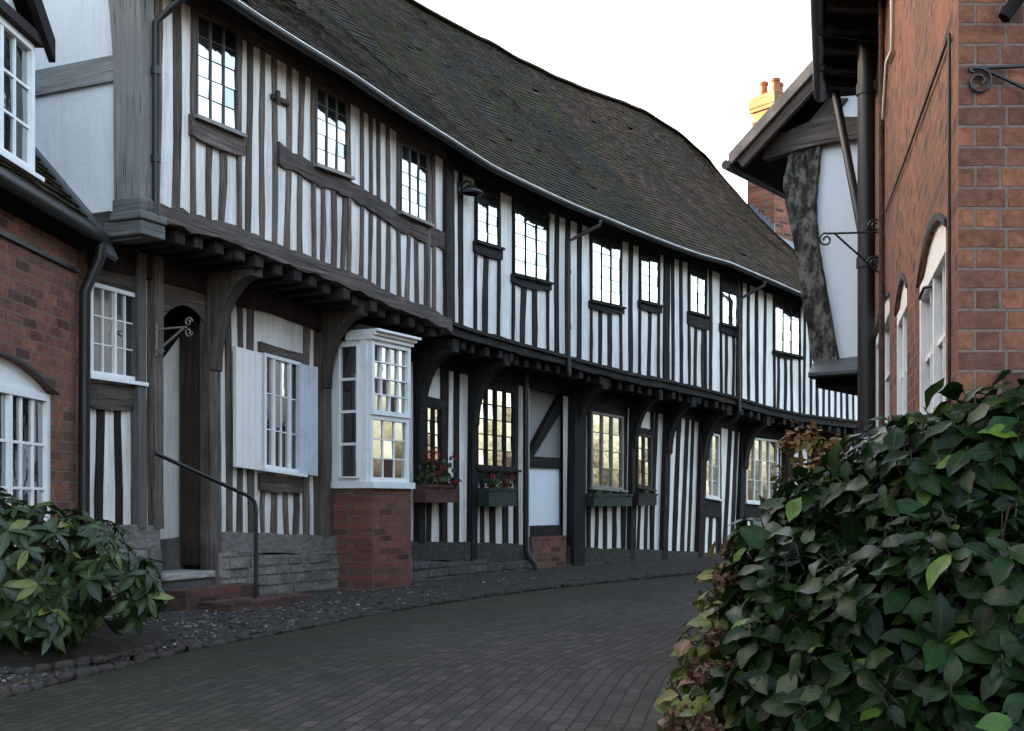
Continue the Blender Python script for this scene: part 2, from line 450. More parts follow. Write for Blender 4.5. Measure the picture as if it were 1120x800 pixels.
M['hyd_head'] = m_leaf('dried_petal', (.055, .024, .016), (.11, .052, .032), (.21, .12, .075), .8, .15)
M['orange_leaf'] = m_leaf('orange_leaf', (.11, .075, .02), (.20, .095, .03), (.15, .11, .03), .6, .3, (.07, .10, .02), .6)
M['ger_leaf'] = m_leaf('geranium_leaf', (.02, .04, .015), (.035, .06, .02), (.06, .08, .03), .6, .3)
M['ger_red'] = m_leaf('red_petal', (.20, .008, .012), (.30, .012, .02), (.36, .03, .05), .6, .3)
M['litter'] = m_leaf('fallen_leaf', (.05, .028, .015), (.09, .05, .022), (.14, .09, .035), .8, .1)
M['twig'] = m_plain('brown_twig', (.07, .05, .035), .9, .2, .4)
M['terracotta'] = m_plain('terracotta_trough', (.075, .030, .023), .8, .3, .25)
M['trough_g'] = m_plain('green_trough', (.022, .034, .026), .7, .3, .3)
M['trough_b'] = m_plain('dark_trough', (.016, .014, .013), .7, .3, .3)

# ---------------------------------------------------------------- the curved row: frame on the plane of its jettied upper wall
W = Line([(-4.75, 5.6), (-3.82, 7.9), (-2.98, 9.72), (-2.61, 10.6), (-2.26, 11.35), (-1.56, 12.75), (-.86, 14.05), (.50, 16.35),
          (1.97, 18.35), (3.18, 19.75), (4.77, 21.4), (5.86, 22.35), (6.75, 23.05), (9.2, 24.7), (12.5, 26.4)])
LO = -.55                                           # ground-floor wall sits this far back under the jetty
S0 = W.spx(153, .03); SA = W.spx(487, .02); SB = W.spx(728, 0); SE = W.L-.3
gut = W.curve([(160, -52), (240, 0), (300, 38.5), (375, 84), (430, 121), (480, 152), (530, 184), (600, 217), (655, 240), (710, 262),
               (760, 280), (790, 288), (840, 309), (877, 325), (910, 339)], .34)
jet = W.curve([(155, 222), (200, 235), (237, 245), (266, 257), (292, 269), (321, 279), (350, 289), (385, 305), (425, 324), (467, 340),
               (490, 353), (550, 371), (602, 385), (650, 398), (692, 409), (720, 414), (760, 423), (802, 434), (835, 444), (872, 452), (892, 455), (935, 460)], 0)
sill = W.curve([(92, 572), (150, 575), (232, 581), (300, 584), (360, 587), (452, 592), (560, 595), (640, 599), (720, 602), (800, 606), (850, 607)], LO)
ridge = W.curve([(470, 15), (520, 44), (560, 63), (600, 83), (640, 100), (700, 122), (740, 146), (770, 172), (800, 210), (832, 250)], -3.0)
zg = lambda s: interp(gut, min(s, gut[-1][0]))
zj = lambda s: interp(jet, min(max(s, S0-.2), jet[-1][0]))
zs = lambda s: interp(sill, min(max(s, sill[0][0]), sill[-1][0]))
def zr(s):
    s = max(s, ridge[0][0]); z = interp(ridge, min(s, ridge[-1][0]))
    return z
TOPW = lambda s: zg(s)+.22
BH, JH = .155, .13                                  # bressumer and joist heights
zt = lambda s: zj(s)-BH-JH                          # top of the ground-floor wall

def wbox(mb, s0, s1, z0, z1, o0, o1):
    mb.hexa([W.P(s0, o1, z0), W.P(s1, o1, z0), W.P(s1, o1, z1), W.P(s0, o1, z1)],
            [W.P(s0, o0, z0), W.P(s1, o0, z0), W.P(s1, o0, z1), W.P(s0, o0, z1)],
            [(s0, z0), (s1, z0), (s1, z1), (s0, z1)])
def strip(mb, s0, s1, fz0, fz1, o0, o1, step=.3, jit=0.0):
    """long beam following the wall, with a slightly uneven hand-hewn outline"""
    n = max(1, int((s1-s0)/step)); prev = None
    for i in range(n+1):
        s = lerp(s0, s1, i/n)
        a, b = fz0(s)+R.uniform(-jit, jit), fz1(s)+R.uniform(-jit, jit)
        oo = o1+R.uniform(-jit, jit)*.6
        cur = (s, a, b, oo)
        if prev:
            p = prev
            F_ = [(0, 1, 2, 3), (5, 4, 7, 6), (3, 2, 6, 7), (4, 5, 1, 0)]
            if i == 1: F_.append((4, 0, 3, 7))
            if i == n: F_.append((1, 5, 6, 2))
            vs = [W.P(p[0], p[3], p[1]), W.P(s, oo, a), W.P(s, oo, b), W.P(p[0], p[3], p[2]),
                  W.P(p[0], o0, p[1]), W.P(s, o0, a), W.P(s, o0, b), W.P(p[0], o0, p[2])]
            q = [(p[0], p[1]), (s, a), (s, b), (p[0], p[2])]; q = q+[(u, v+.1) for u, v in q]
            mb.mesh(vs, F_, [[q[k] for k in f] for f in F_])
        prev = cur
def stud(mb, sb, st, w, z0, z1, o0, o1, jit=.008):
    """upright of width w from (sb,z0) to (st,z1), a little crooked"""
    n = max(2, int((z1-z0)/.28)); prev = None
    ph = R.uniform(0, 6); am = jit*1.2
    for i in range(n+1):
        t = i/n; z = lerp(z0, z1, t); s = lerp(sb, st, t)+am*sin(ph+t*4)
        hw = w/2+R.uniform(-jit, jit)*.5
        oo = o1+R.uniform(-.004, .004)
        cur = (s-hw, s+hw, z, oo)
        if prev:
            p = prev
            vs = [W.P(p[0], p[3], p[2]), W.P(p[1], p[3], p[2]), W.P(s+hw, oo, z), W.P(s-hw, oo, z),
                  W.P(p[0], o0, p[2]), W.P(p[1], o0, p[2]), W.P(s+hw, o0, z), W.P(s-hw, o0, z)]
            F_ = [(0, 1, 2, 3), (4, 0, 3, 7), (1, 5, 6, 2)]
            if i == n: F_.append((3, 2, 6, 7))
            if i == 1: F_.append((4, 5, 1, 0))
            q = [(p[0], p[2]), (p[1], p[2]), (s+hw, z), (s-hw, z)]; q = q+[(u+.08, v) for u, v in q]
            mb.mesh(vs, F_, [[q[k] for k in f] for f in F_])
        prev = cur

def window(parent, rect, o, cols, rows, fm, gm, fw=.045, bw=.016, mull=None, mw=.04, sillm=None, name='window', dep=.05):
    """casement or sash on the wall: frame (part) with panes and sill (sub-parts); rect = photo corners (x0,x1,ytl,ytr,ybl,ybr)"""
    x0, x1, ytl, ytr, ybl, ybr = rect
    sa, zta = W.sz(x0, ytl, o); sb, ztb = W.sz(x1, ytr, o); _, zba = W.sz(x0, ybl, o); _, zbb = W.sz(x1, ybr, o)
    return window_s(parent, sa, sb, zba, zbb, zta, ztb, o, cols, rows, fm, gm, fw, bw, mull, mw, sillm, name, dep)
def window_s(parent, sa, sb, zba, zbb, zta, ztb, o, cols, rows, fm, gm, fw=.045, bw=.016, mull=None, mw=.04, sillm=None, name='window', dep=.05, P=None):
    P = P or W.P
    q = lambda u, v: (lerp(sa, sb, u), lerp(lerp(zba, zbb, u), lerp(zta, ztb, u), v))
    wd = sb-sa; ht = (zta-zba+ztb-zbb)/2
    def bar(mb, u0, u1, v0, v1, o0, o1):
        c = [q(u0, v0), q(u1, v0), q(u1, v1), q(u0, v1)]
        mb.hexa([P(s, o1, z) for s, z in c], [P(s, o0, z) for s, z in c], c)
    fu, fv = fw/wd, fw/ht
    fr = MB()
    bar(fr, 0, fu, 0, 1, o-.02, o+dep); bar(fr, 1-fu, 1, 0, 1, o-.02, o+dep)
    bar(fr, fu, 1-fu, 1-fv, 1, o-.02, o+dep); bar(fr, fu, 1-fu, 0, fv, o-.02, o+dep)
    frame = fr.build(name, fm, parent)
    mull = mull or []
    gb = MB()
    us = [lerp(fu, 1-fu, i/cols) for i in range(cols+1)]; vs = [lerp(fv, 1-fv, i/rows) for i in range(rows+1)]
    mu, bu, bv = mw/wd/2, bw/wd/2, bw/ht/2
    for i in range(1, cols):
        h = mu if i in mull else bu
        bar(gb, us[i]-h, us[i]+h, fv, 1-fv, o, o+(dep-.006 if i in mull else .021 if bw < .008 else dep-.018))
    for j in range(1, rows): bar(gb, fu, 1-fu, vs[j]-bv, vs[j]+bv, o, o+(.020 if bw < .008 else dep-.021))
    if cols*rows > 1: gb.build('glazing_bars', fm, frame)
    pn = MB()
    for i in range(cols):
        for j in range(rows):
            a, b = R.gauss(0, .0017), R.gauss(0, .0017)
            go = o+.014
            c = [q(us[i], vs[j]), q(us[i+1], vs[j]), q(us[i+1], vs[j+1]), q(us[i], vs[j+1])]
            oo = [go-a-b, go+a-b, go+a+b, go-a+b]
            pn.poly([P(s, w, z) for (s, z), w in zip(c, oo)])
    pn.build('pane', gm, frame)
    if sillm:
        sl = MB(); e = .05/wd
        c = [q(-e, -.032/ht), q(1+e, -.032/ht), q(1+e, 0), q(-e, 0)]
        sl.hexa([P(s, o+dep+.05, z-.006) for s, z in c], [P(s, o-.02, z) for s, z in c], c)
        sl.build('sill', sillm, frame)
    return frame

houses = {}
def mk_house(key, s0, label):
    p = W.P(s0, -1.5, 0); houses[key] = thing('timber_framed_house', label, 'house', p, 'timber-framed houses along the curved row')
mk_house('A', (S0+SA)/2, 'brown weathered timber-framed house with white bay window, shutters and stepped doorway')
mk_house('B', (SA+SB)/2, 'black and white timber-framed house with red flower boxes and a boarded doorway')
mk_house('D', (SB+SE)/2, 'black and white timber-framed house with leaning ground-floor posts and a tall chimney')
def hs(s): return houses['A'] if s < SA else houses['B'] if s < SB else houses['D']
SEC = {'A': (S0, SA), 'B': (SA, SB), 'D': (SB, SE)}
OF = {'A': .05, 'B': 0.0, 'D': 0.0}                # the brown house stands a touch proud

UPWIN = {  # upper windows: x0,x1,ytl,ytr,ybl,ybr, cols, rows, mullions, rail height(px)
 'A': [(213, 258, 14, 34, 127, 146, 3, 5, [1, 2], 24), (344, 378, 93, 112, 180, 193, 3, 5, [1, 2], 0), (437, 466, 156, 170, 232, 245, 3, 5, [1, 2], 0)],
 'B': [(521, 543, 207, 217, 264, 271, 2, 5, [1], 12), (562, 597, 223, 238, 300, 309, 3, 5, [1, 2], 10), (647, 677, 259, 270, 329, 336, 3, 5, [1, 2], 8), (700.5, 718.5, 279, 286, 329, 334, 2, 5, [1], 8)],
 'D': [(754.5, 770, 296, 302, 341, 346, 2, 4, [1], 14), (789.5, 804.5, 317, 323, 354, 359, 2, 4, [1], 9), (847.5, 873, 329, 339, 384, 390, 3, 4, [1, 2], 4)]}
stripsA = [159, 180.5, 202.5, 219, 234, 250, 264, 279, 292.5, 306, 321, 334, 345.5, 358, 369.5, 379, 390, 399, 408, 417.5, 429, 440, 450, 460, 469, 477.5]
stripsB = [497, 509.5, 523, 537, 550.5, 564.5, 577.5, 590.5, 603, 614, 627, 638, 650.5, 660.5, 672, 683.5, 695, 705, 714, 723]
stripsD = [731, 740, 749, 756, 764, 772.5, 781, 790, 798, 805.5, 814.5, 822.5, 832, 840, 847, 855, 862, 869, 876, 883, 890, 897, 903.5, 910, 916.5, 923, 930, 936, 942, 948]
RAILA = W.curve([(302, 157), (344, 181), (378, 195), (437, 234), (466, 248), (487, 256)], .05)
for key, strips, frac in (('A', stripsA, .60), ('B', stripsB, .60), ('D', stripsD, .66)):
    h = houses[key]; s0, s1 = SEC[key]; of = OF[key]
    vm, hm = ('brown_v', 'brown_h') if key == 'A' else ('black_v', 'black_h')
    # plaster infill
    mb = MB(); n = int((s1-s0)/.25)
    for i in range(n):
        a, b = lerp(s0, s1, i/n), lerp(s0, s1, (i+1)/n)
        mb.poly([W.P(a, of, zj(a)-.05), W.P(b, of, zj(b)-.05), W.P(b, of, TOPW(b)), W.P(a, of, TOPW(a))])
    mb.build('upper_wall', M['plaster_w' if key == 'A' else 'plaster'], h)
    wins = UPWIN[key]
    ws = [(W.spx(w[0], of)-.03, W.spx(w[1], of)+.03, w) for w in wins]
    sc = [W.spx(x, of) for x in strips]
    if key == 'D':
        while sc[-1] < SE-.3: sc.append(sc[-1]+.26)
    for i in range(len(sc)-1):
        a, b = sc[i], sc[i+1]; c = (a+b)/2; w = (b-a)*(1-frac)
        z0, z1 = zj(c)-.01, TOPW(c)-.03; inw = None
        for wa, wb, ww in ws:
            if abs(c-wa+.02) < .075 or abs(c-wb-.02) < .075: inw = 0; break
            if wa-.03 < c < wb+.03: inw = ww; break
        if inw == 0: continue
        lean = (.02 if key != 'D' else .0)+R.uniform(-.015, .015)
        if inw:
            _, zb = W.sz(inw[0], inw[4]+inw[9]*.5, of); z1 = zb
            if not (wa+.04 < c < wb-.04): z1 = zb
        mb = MB(); stud(mb, c, c+lean, w, z0, z1, of-.02, of+.013+R.uniform(-.004, .006), .012 if key == 'A' else .008)
        mb.build('stud', M[vm], h)
    for wa, wb, ww in ws:     # jamb studs, rail and window
        for c in (wa-.005, wb+.005):
            mb = MB(); stud(mb, c, c, .05, zj(c)-.01, TOPW(c)-.04, of-.02, of+.026)
            mb.build('jamb_post', M[vm], h)
        if ww[9]:
            za = W.sz(ww[0], ww[4], of)[1]; zb2 = W.sz(ww[1], ww[5], of)[1]
            hh = ww[9]*W.P(wa, of, 0).y/F
            f1 = lambda s, wa=wa, wb=wb, za=za, zb2=zb2: lerp(za, zb2, (s-wa)/(wb-wa))-.01
            mb = MB(); strip(mb, wa-.06, wb+.06, lambda s: f1(s)-hh-.02*sin((s-wa)*5), f1, of-.02, of+.045, .12, .006)
            mb.build('window_rail', M[hm], h)
        # dark head over the window
        f2 = lambda s, ww=ww, wa=wa, wb=wb: lerp(W.sz(ww[0], ww[2], of)[1], W.sz(ww[1], ww[3], of)[1], (s-wa)/(wb-wa))
        mb = MB(); strip(mb, wa, wb, f2, lambda s: TOPW(s)-.06, of-.02, of+.028, .2, .003)
        mb.build('window_head', M[hm], h)
        wx = 1.3 if key != 'A' else .6
        window(h, (ww[0]-wx, ww[1]+wx)+tuple(ww[2:6]), of+.004, ww[6], ww[7], M['frame_g'] if key == 'A' else M['dark_v'], M['glass'], .020, .0055, ww[8], .018,
               M['paint_grey'] if key == 'A' else M['black_h'], dep=.032)
    # wall plate under the eaves, bressumer, jetty soffit, joists
    mb = MB(); strip(mb, s0, s1, lambda s: TOPW(s)-.24, lambda s: TOPW(s)-.02, of-.02, of+.05, .4, .006); mb.build('wall_plate', M[hm], h)
    mb = MB(); strip(mb, s0+.002, s1-.002, lambda s: zj(s)-BH, lambda s: zj(s), of-.14, of+.07, .13, .018 if key == 'A' else .011); mb.build('bressumer', M['brown_h' if key == 'A' else 'black_h'], h)
    if key != 'A':
        mb = MB(); strip(mb, s0+.004, s1-.004, lambda s: zj(s)-.055, lambda s: zj(s)-.012, of+.07, of+.105, .4, .003); mb.build('bressumer_moulding', M['black_h'], h)
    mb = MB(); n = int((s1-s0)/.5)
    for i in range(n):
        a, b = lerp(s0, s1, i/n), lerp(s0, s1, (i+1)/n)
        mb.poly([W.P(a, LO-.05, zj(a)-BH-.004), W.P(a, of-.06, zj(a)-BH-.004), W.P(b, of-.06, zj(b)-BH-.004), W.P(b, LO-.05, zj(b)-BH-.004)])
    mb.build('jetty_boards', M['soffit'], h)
    s = s0+.18; step = .27
    while s < s1-.1:
        w = .125 if key == 'A' else .10
        e = of+.02+R.uniform(-.05, .03); z = zj(s)-BH-.006; dz = R.uniform(0, .02)
        mb = MB(); wbox(mb, s-w/2, s+w/2, z-JH+dz, z, LO-.08, e)
        mb.build('jetty_joist', M['dark_v' if key == 'A' else 'black_v'], h, bevel=.012)  # brown house joists darkened for the shade under the jetty
        s += step+R.uniform(-.03, .03)
        if s > W.spx(945, 0): break
# mid rail of the brown house and its corner post and end gable
hA, hB, hD = houses['A'], houses['B'], houses['D']
mb = MB(); strip(mb, RAILA[0][0], SA-.02, lambda s: interp(RAILA, s)-.19, lambda s: interp(RAILA, s), .03, .085, .11, .020); mb.build('mid_rail', M['brown_h'], hA)
mb = MB(); stud(mb, SA-.02, SA-.01, .17, zj(SA-.1)-.03, TOPW(SA)-.03, .0, .11); mb.build('party_post', M['dark_v'], hA)
mb = MB(); stud(mb, SB, SB+.01, .16, zj(SB)-.01, TOPW(SB)-.03, -.02, .03); mb.build('party_post', M['black_v'], hB)
mb = MB(); x, y = W.sz(305, 110, .06); wbox(mb, x-.13, x+.13, y-.025, y+.025, .05, .10); wbox(mb, x-.11, x-.06, y-.07, y+.06, .10, .13); mb.build('peg_block', M['brown_h'], hA, bevel=.01)

def endP(o, z, out=0.0):         # on the left end wall: o goes back from the lane, out = proud of that wall
    p = W.P(S0, o, z); t = W.loc(S0)[1]; return p-Vector((t.x, t.y, 0))*out
RZ = zr(S0)
mb = MB()
mb.poly([endP(.05, zj(S0)-.3), endP(-6.3, zj(S0)-.3), endP(-6.3, 5.1), endP(-3.0, RZ-.12), endP(.05, TOPW(S0))])
mb.poly([endP(LO, -.1), endP(-6.3, -.1), endP(-6.3, zj(S0)-.29), endP(LO, zj(S0)-.29)])
mb.build('gable_wall', M['plaster_e'], hA)
# jowled corner post (swells towards the top)
zb, ztp = zj(S0)-.02, TOPW(S0)
mb = MB(); prev = None
for i in range(10):
    t = i/9; z = lerp(zb, ztp, t); wd = .275+.10*max(0, t-.55)/.45+R.uniform(-.006, .006)
    cur = (z, wd)
    if prev:
        a = [endP(.075, prev[0], .05), endP(.075-prev[1], prev[0], .05), endP(.075-wd, z, .05), endP(.075, z, .05)]
        b = [endP(.075, prev[0], -.12), endP(.075-prev[1], prev[0], -.02), endP(.075-wd, z, -.02), endP(.075, z, -.12)]
        mb.hexa(b, a, [(0, prev[0]), (.28, prev[0]), (.28, z), (0, z)])
    prev = cur
mb.build('corner_post', M['grey_v'], hA)
z = W.sz(120, 86, 0)[1]
z = EYE-(87-YH)*endP(-.8, 0).y/F
mb = MB(); mb.hexa([endP(-.2, z-.105, .03), endP(-2.7, z-.105, .03), endP(-2.7, z+.105, .03), endP(-.2, z+.105, .03)],
                   [endP(-.2, z-.105, -.03), endP(-2.7, z-.105, -.03), endP(-2.7, z+.105, -.03), endP(-.2, z+.105, -.03)], [(0, 0), (2.5, 0), (2.5, .2), (0, .2)])
mb.build('gable_rail', M['grey_h'], hA)
# carved block under the corner post
zc = zj(S0)
mb = MB()
for z0, z1, w, e in ((zc-.10, zc+.015, .16, .115), (zc-.17, zc-.10, .19, .145), (zc-.29, zc-.17, .25, .125)):
    a = [endP(e, z0, e-.03), endP(e-w-.14, z0, e-.03), endP(e-w-.14, z1, e-.03), endP(e, z1, e-.03)]
    b = [endP(e, z0, -.2), endP(e-w-.14, z0, -.2), endP(e-w-.14, z1, -.2), endP(e, z1, -.2)]
    mb.hexa(a, b, [(0, z0), (.3, z0), (.3, z1), (0, z1)])
mb.build('dragon_beam_end', M['grey_h'], hA, bevel=.015)
mb = MB(); n = 8
for i in range(n):   # end bressumer back along the gable
    pass
a0 = [endP(-.25, zc-.29, .04), endP(-4, zc-.29, .04), endP(-4, zc-.06, .04), endP(-.25, zc-.06, .04)]
mb.hexa(a0, [endP(-.25, zc-.29, -.1), endP(-4, zc-.29, -.1), endP(-4, zc-.06, -.1), endP(-.25, zc-.06, -.1)], [(0, 0), (4, 0), (4, .2), (0, .2)])
mb.build('end_bressumer', M['brown_h'], hA)

# ---------------------------------------------------------------- ground floor
def px_dark(x0, x1): return W.spx(x0, LO), W.spx(x1, LO)
for key, (s0, s1) in SEC.items():
    h = houses[key]; mb = MB(); n = int((s1-s0)/.25)
    holes = [(W.spx(170, LO), W.spx(229, LO))] if key == 'A' else [(W.spx(579, LO), W.spx(616, LO))] if key == 'B' else []
    cuts = sorted([lerp(s0, s1, i/n) for i in range(n+1)]+[e for hh in holes for e in hh])
    for a, b in zip(cuts, cuts[1:]):
        if b-a < .001: continue
        m = (a+b)/2
        if any(p < m < q for p, q in holes): continue
        mb.poly([W.P(a, LO, zs(a)-.05), W.P(b, LO, zs(b)-.05), W.P(b, LO, zj(b)-BH), W.P(a, LO, zj(a)-BH)])
    mb.build('ground_wall', M['plaster'], h)
    mb = MB(); strip(mb, s0, s1, lambda s: zt(s)-(.20 if key == 'A' else .15), lambda s: zt(s)+.02, LO-.02, LO+.058, .3, .008); mb.build('top_plate', M['dark_v' if key == 'A' else 'black_h'], h)  # brown house plate, darkened as part of the jetty's shade
GW = [  # ground windows: key, rect px, cols, rows, mull, frame, top of cripple studs (px below), panel above?
 ('A', (94, 148.5, 308, 323, 410, 418), 4, 3, [2], 'paint', 'brown_h', 26, 0),
 ('A', (285, 325, 386, 397, 512, 518), 4, 3, [1, 3], 'paint', 'brown_h', 17, 345),
 ('B', (462.5, 481.5, 442, 446, 504, 508), 2, 4, [1], 'dark_v', 'black_h', 8, 408),
 ('B', (518.5, 562, 420, 428, 511, 514), 4, 5, [1, 2, 3], 'dark_v', 'black_h', 9, 0),
 ('B', (644.5, 679.5, 450, 456, 533, 536), 3, 4, [1, 2], 'paint_grey', 'black_h', 7, 0),
 ('B', (694.5, 711, 474, 477, 532, 535), 2, 4, [1], 'brown_v', 'black_h', 6, 458),
 ('D', (768.5, 785, 472, 476, 543, 546), 2, 4, [1], 'paint_old', 'black_h', 17, 0),
 ('D', (814, 849, 478, 482, 549, 552), 4, 3, [1, 2, 3], 'paint_old', 'black_h', 14, 0)]
gwin = {}
for key, rc, cols, rows, mull, fm, rm, rh, pan in GW:
    h = houses[key]
    fw = window(h, rc, LO+.004, cols, rows, M[fm], M['glass_clear' if fm == 'paint' else 'glass'], .036, .011, mull, .028, M[fm])
    gwin[rc] = fw
    sa, sb = W.spx(rc[0], LO), W.spx(rc[1], LO)
    za, zb_ = W.sz(rc[0], rc[4], LO)[1], W.sz(rc[1], rc[5], LO)[1]
    hh = rh*W.P(sa, LO, 0).y/F
    f1 = lambda s: lerp(za, zb_, (s-sa)/(sb-sa))-.055
    mb = MB(); strip(mb, sa-.05, sb+.05, lambda s: f1(s)-hh-.02*sin((s-sa)*4+1), f1, LO-.02, LO+.045, .12, .008); mb.build('window_rail', M[rm], h)
    zta, ztb = W.sz(rc[0], rc[2], LO)[1], W.sz(rc[1], rc[3], LO)[1]
    f2 = lambda s: lerp(zta, ztb, (s-sa)/(sb-sa))
    mb = MB(); strip(mb, sa-.05, sb+.05, lambda s: f2(s)+.004, (lambda s: f2(s)+.10) if pan else (lambda s: zt(s)), LO-.02, LO+.04, .2, .004); mb.build('window_head', M[rm], h)
    if rm == 'black_h':
        for c in (sa-.035, sb+.035):
            mb = MB(); stud(mb, c, c, .07, zs(c), zt(c), LO-.02, LO+.032); mb.build('jamb_post', M['black_v'], h)
dark = {
 'A': [(104, 112), (125, 132), (144, 151), (162, 170), (233.5, 238), (246, 252.5), (259, 264.5), (270, 277), (284.5, 289), (296, 302), (309.5, 314), (320, 326), (331, 337.5), (343, 347), (359, 362.5),
       (452, 456), (466, 471), (480, 484)],
 'B': [(483, 489), (495.5, 501), (524.5, 529), (535, 541), (549.5, 555), (561, 565), (641, 644.5), (650, 653.5), (659, 663), (669, 673), (679, 683), (690, 692), (696.5, 699), (704, 707), (711.5, 714.5)],
 'D': [(735, 739.5), (744, 747.5), (751, 754), (766, 770), (774, 777.5), (782, 785.5), (790, 794), (797.5, 801), (812, 815), (819, 822), (826, 829), (833, 836), (840, 843), (847, 849)]}
SA_G = W.spx(487, LO)
for key, L in dark.items():
    for x0, x1 in L:
        a, b = px_dark(x0, x1); c = (a+b)/2; h = hs(c)
        lean = {'A': .0, 'B': .015, 'D': .0}[key]
        if x0 > 640: lean = lerp(.05, .17, (x0-640)/200)
        z0, z1 = zs(c)-.01, zt(c)
        for key2, rc, *_r in GW:
            if rc[0]-1 < (x0+x1)/2 < rc[1]+1:
                z1 = W.sz((x0+x1)/2, (rc[4]+rc[5])/2, LO)[1]-.09
        br = key == 'A' and x0 < 450
        mb = MB(); stud(mb, c, c+lean*(z1-z0)/1.8, max(.05, b-a), z0, z1, LO-.02, LO+.016+R.uniform(-.004, .004), .011 if br else .007)
        mb.build('stud', M['dark_v'] if (br and x0 in (104, 125)) else M['brown_v' if br else 'black_v'], h)
c = W.spx(851, LO)+.35      # the run of close studs round the bend
while c < SE-.2:
    mb = MB(); stud(mb, c, c+.06, .10, zs(c)-.01, zt(c), LO-.02, LO+.018, .007); mb.build('stud', M['black_v'], houses['D']); c += .27
# sill beam / course and stone plinth
for key, (s0, s1) in SEC.items():
    h = houses[key]
    holes = [W.spx(168, LO), W.spx(231, LO)] if key == 'A' else [W.spx(578, LO), W.spx(617, LO)] if key == 'B' else None
    runs = [(s0, holes[0]), (holes[1], s1)] if holes else [(s0, s1)]
    sh = .205 if key == 'A' else .24
    for a, b in runs:
        m1 = MB(); m2 = MB()
        strip(m1, a, b, lambda s: zs(s)-sh, lambda s: zs(s), LO-.1, LO+.075, .25, .012)
        strip(m2, a, b, lambda s: -.15, lambda s: zs(s)-sh-.006, LO-.1, LO+.088, .25, .008)
        z_ = -.12; o_ = LO+.085     # rough courses of stone standing a little proud of the mortar
        top_ = max(zs(a), zs(b))-sh-.01
        while z_ < top_-.04:
            hh_ = min(R.uniform(.065, .13), max(.05, top_-z_)); s_ = a+.01
            while s_ < b-.03:
                w_ = min(R.uniform(.10, .36), b-.01-s_); g_ = .007; j_ = lambda: R.uniform(-.010, .010); e_ = o_+.014+R.uniform(-.006, .014)
                if z_+hh_ > -.02 and z_+hh_*.6 < zs(s_+w_/2)-sh:
                    fr_ = [(s_+g_+j_(), z_+g_+j_()), (s_+w_-g_+j_(), z_+g_+j_()), (s_+w_-g_+j_(), z_+hh_-g_+j_()), (s_+g_+j_(), z_+hh_-g_+j_())]
                    c_ = (s_+w_/2, z_+hh_/2); inn = [(lerp(x, c_[0], .06), lerp(y, c_[1], .10)) for x, y in fr_]
                    A_ = [W.P(x, e_+R.uniform(-.006, .006), y) for x, y in inn]; B_ = [W.P(x, o_-.01, y) for x, y in fr_]
                    m2.mesh(A_+B_, [(0, 1, 2, 3), (4, 5, 1, 0), (5, 6, 2, 1), (6, 7, 3, 2), (7, 4, 0, 3)], [[inn[0], inn[1], inn[2], inn[3]], [fr_[0], fr_[1], inn[1], inn[0]], [fr_[1], fr_[2], inn[2], inn[1]], [fr_[2], fr_[3], inn[3], inn[2]], [fr_[3], fr_[0], inn[0], inn[3]]], False)
                s_ += w_
            z_ += hh_
        m1.build('sill_course', M['sill_stone' if key == 'A' else 'sill_green'], h); m2.build('plinth', M['stone' if key == 'A' else 'stone_d'], h)
# posts with curved brackets carrying the jetty
POST = [('A', 351, .13, .0, .75, 'brown_v'), ('A', 228, .16, .0, .85, 'brown_v'), ('A', 166, .12, 0, .0, 'brown_v'), ('A', 147.5, .11, 0, 0, 'grey_v'), ('A', 456, .14, .0, .7, 'black_v'),
        ('B', 513.5, .14, .02, .75, 'black_v'), ('B', 626, .30, .03, .85, 'black_v'), ('B', 686.5, .10, .1, .75, 'black_v'), ('B', 723.5, .14, .11, .75, 'black_v'),
        ('D', 762, .17, .15, .75, 'black_v'), ('D', 805.5, .13, .17, .75, 'black_v'), ('D', 853, .13, .15, .75, 'black_v'), ('D', 885, .13, .15, .75, 'black_v'), ('D', 912, .13, .1, .75, 'black_v')]
for key, x, w, lean, bh, mt in POST:
    c = W.spx(x, LO); h = hs(c) if key != 'A' else hA
    z0 = .05 if (key != 'A' or x == 228) else zs(c)-.02
    mb = MB(); stud(mb, c, c+lean, w, z0, zt(c), LO-.03, LO+.085+(.05 if x == 626 else 0), .006); mb.build('post', M[mt], h)
    if bh:
        ct = c+lean; zt_ = zj(ct)-BH-.02; e = .02
        prof = [(LO+.05, zt_), (e, zt_), (e, zt_-.16)]
        for k in range(1, 11):
            a = pi/2*(1-k/10); prof.append((e-(e-LO-.10)*cos(a), zt_-.16-bh+bh*sin(a)))
        prof.append((LO+.05, zt_-.2-bh))
        hw = min(w, .16)/2; mb = MB()
        A_ = [W.P(ct-hw, o, z) for o, z in prof]; B_ = [W.P(ct+hw, o, z) for o, z in prof]
        uvp = [(o, z) for o, z in prof]
        mb.poly(A_, uvp); mb.poly(B_[::-1], uvp[::-1])
        for i in range(len(prof)):
            j = (i+1) % len(prof)
            mb.poly([A_[i], B_[i], B_[j], A_[j]], [(0, prof[i][1]), (.14, prof[i][1]), (.14, prof[j][1]), (0, prof[j][1])])
        mb.build('bracket', M['brown_v' if mt == 'brown_v' else 'black_v'], h)
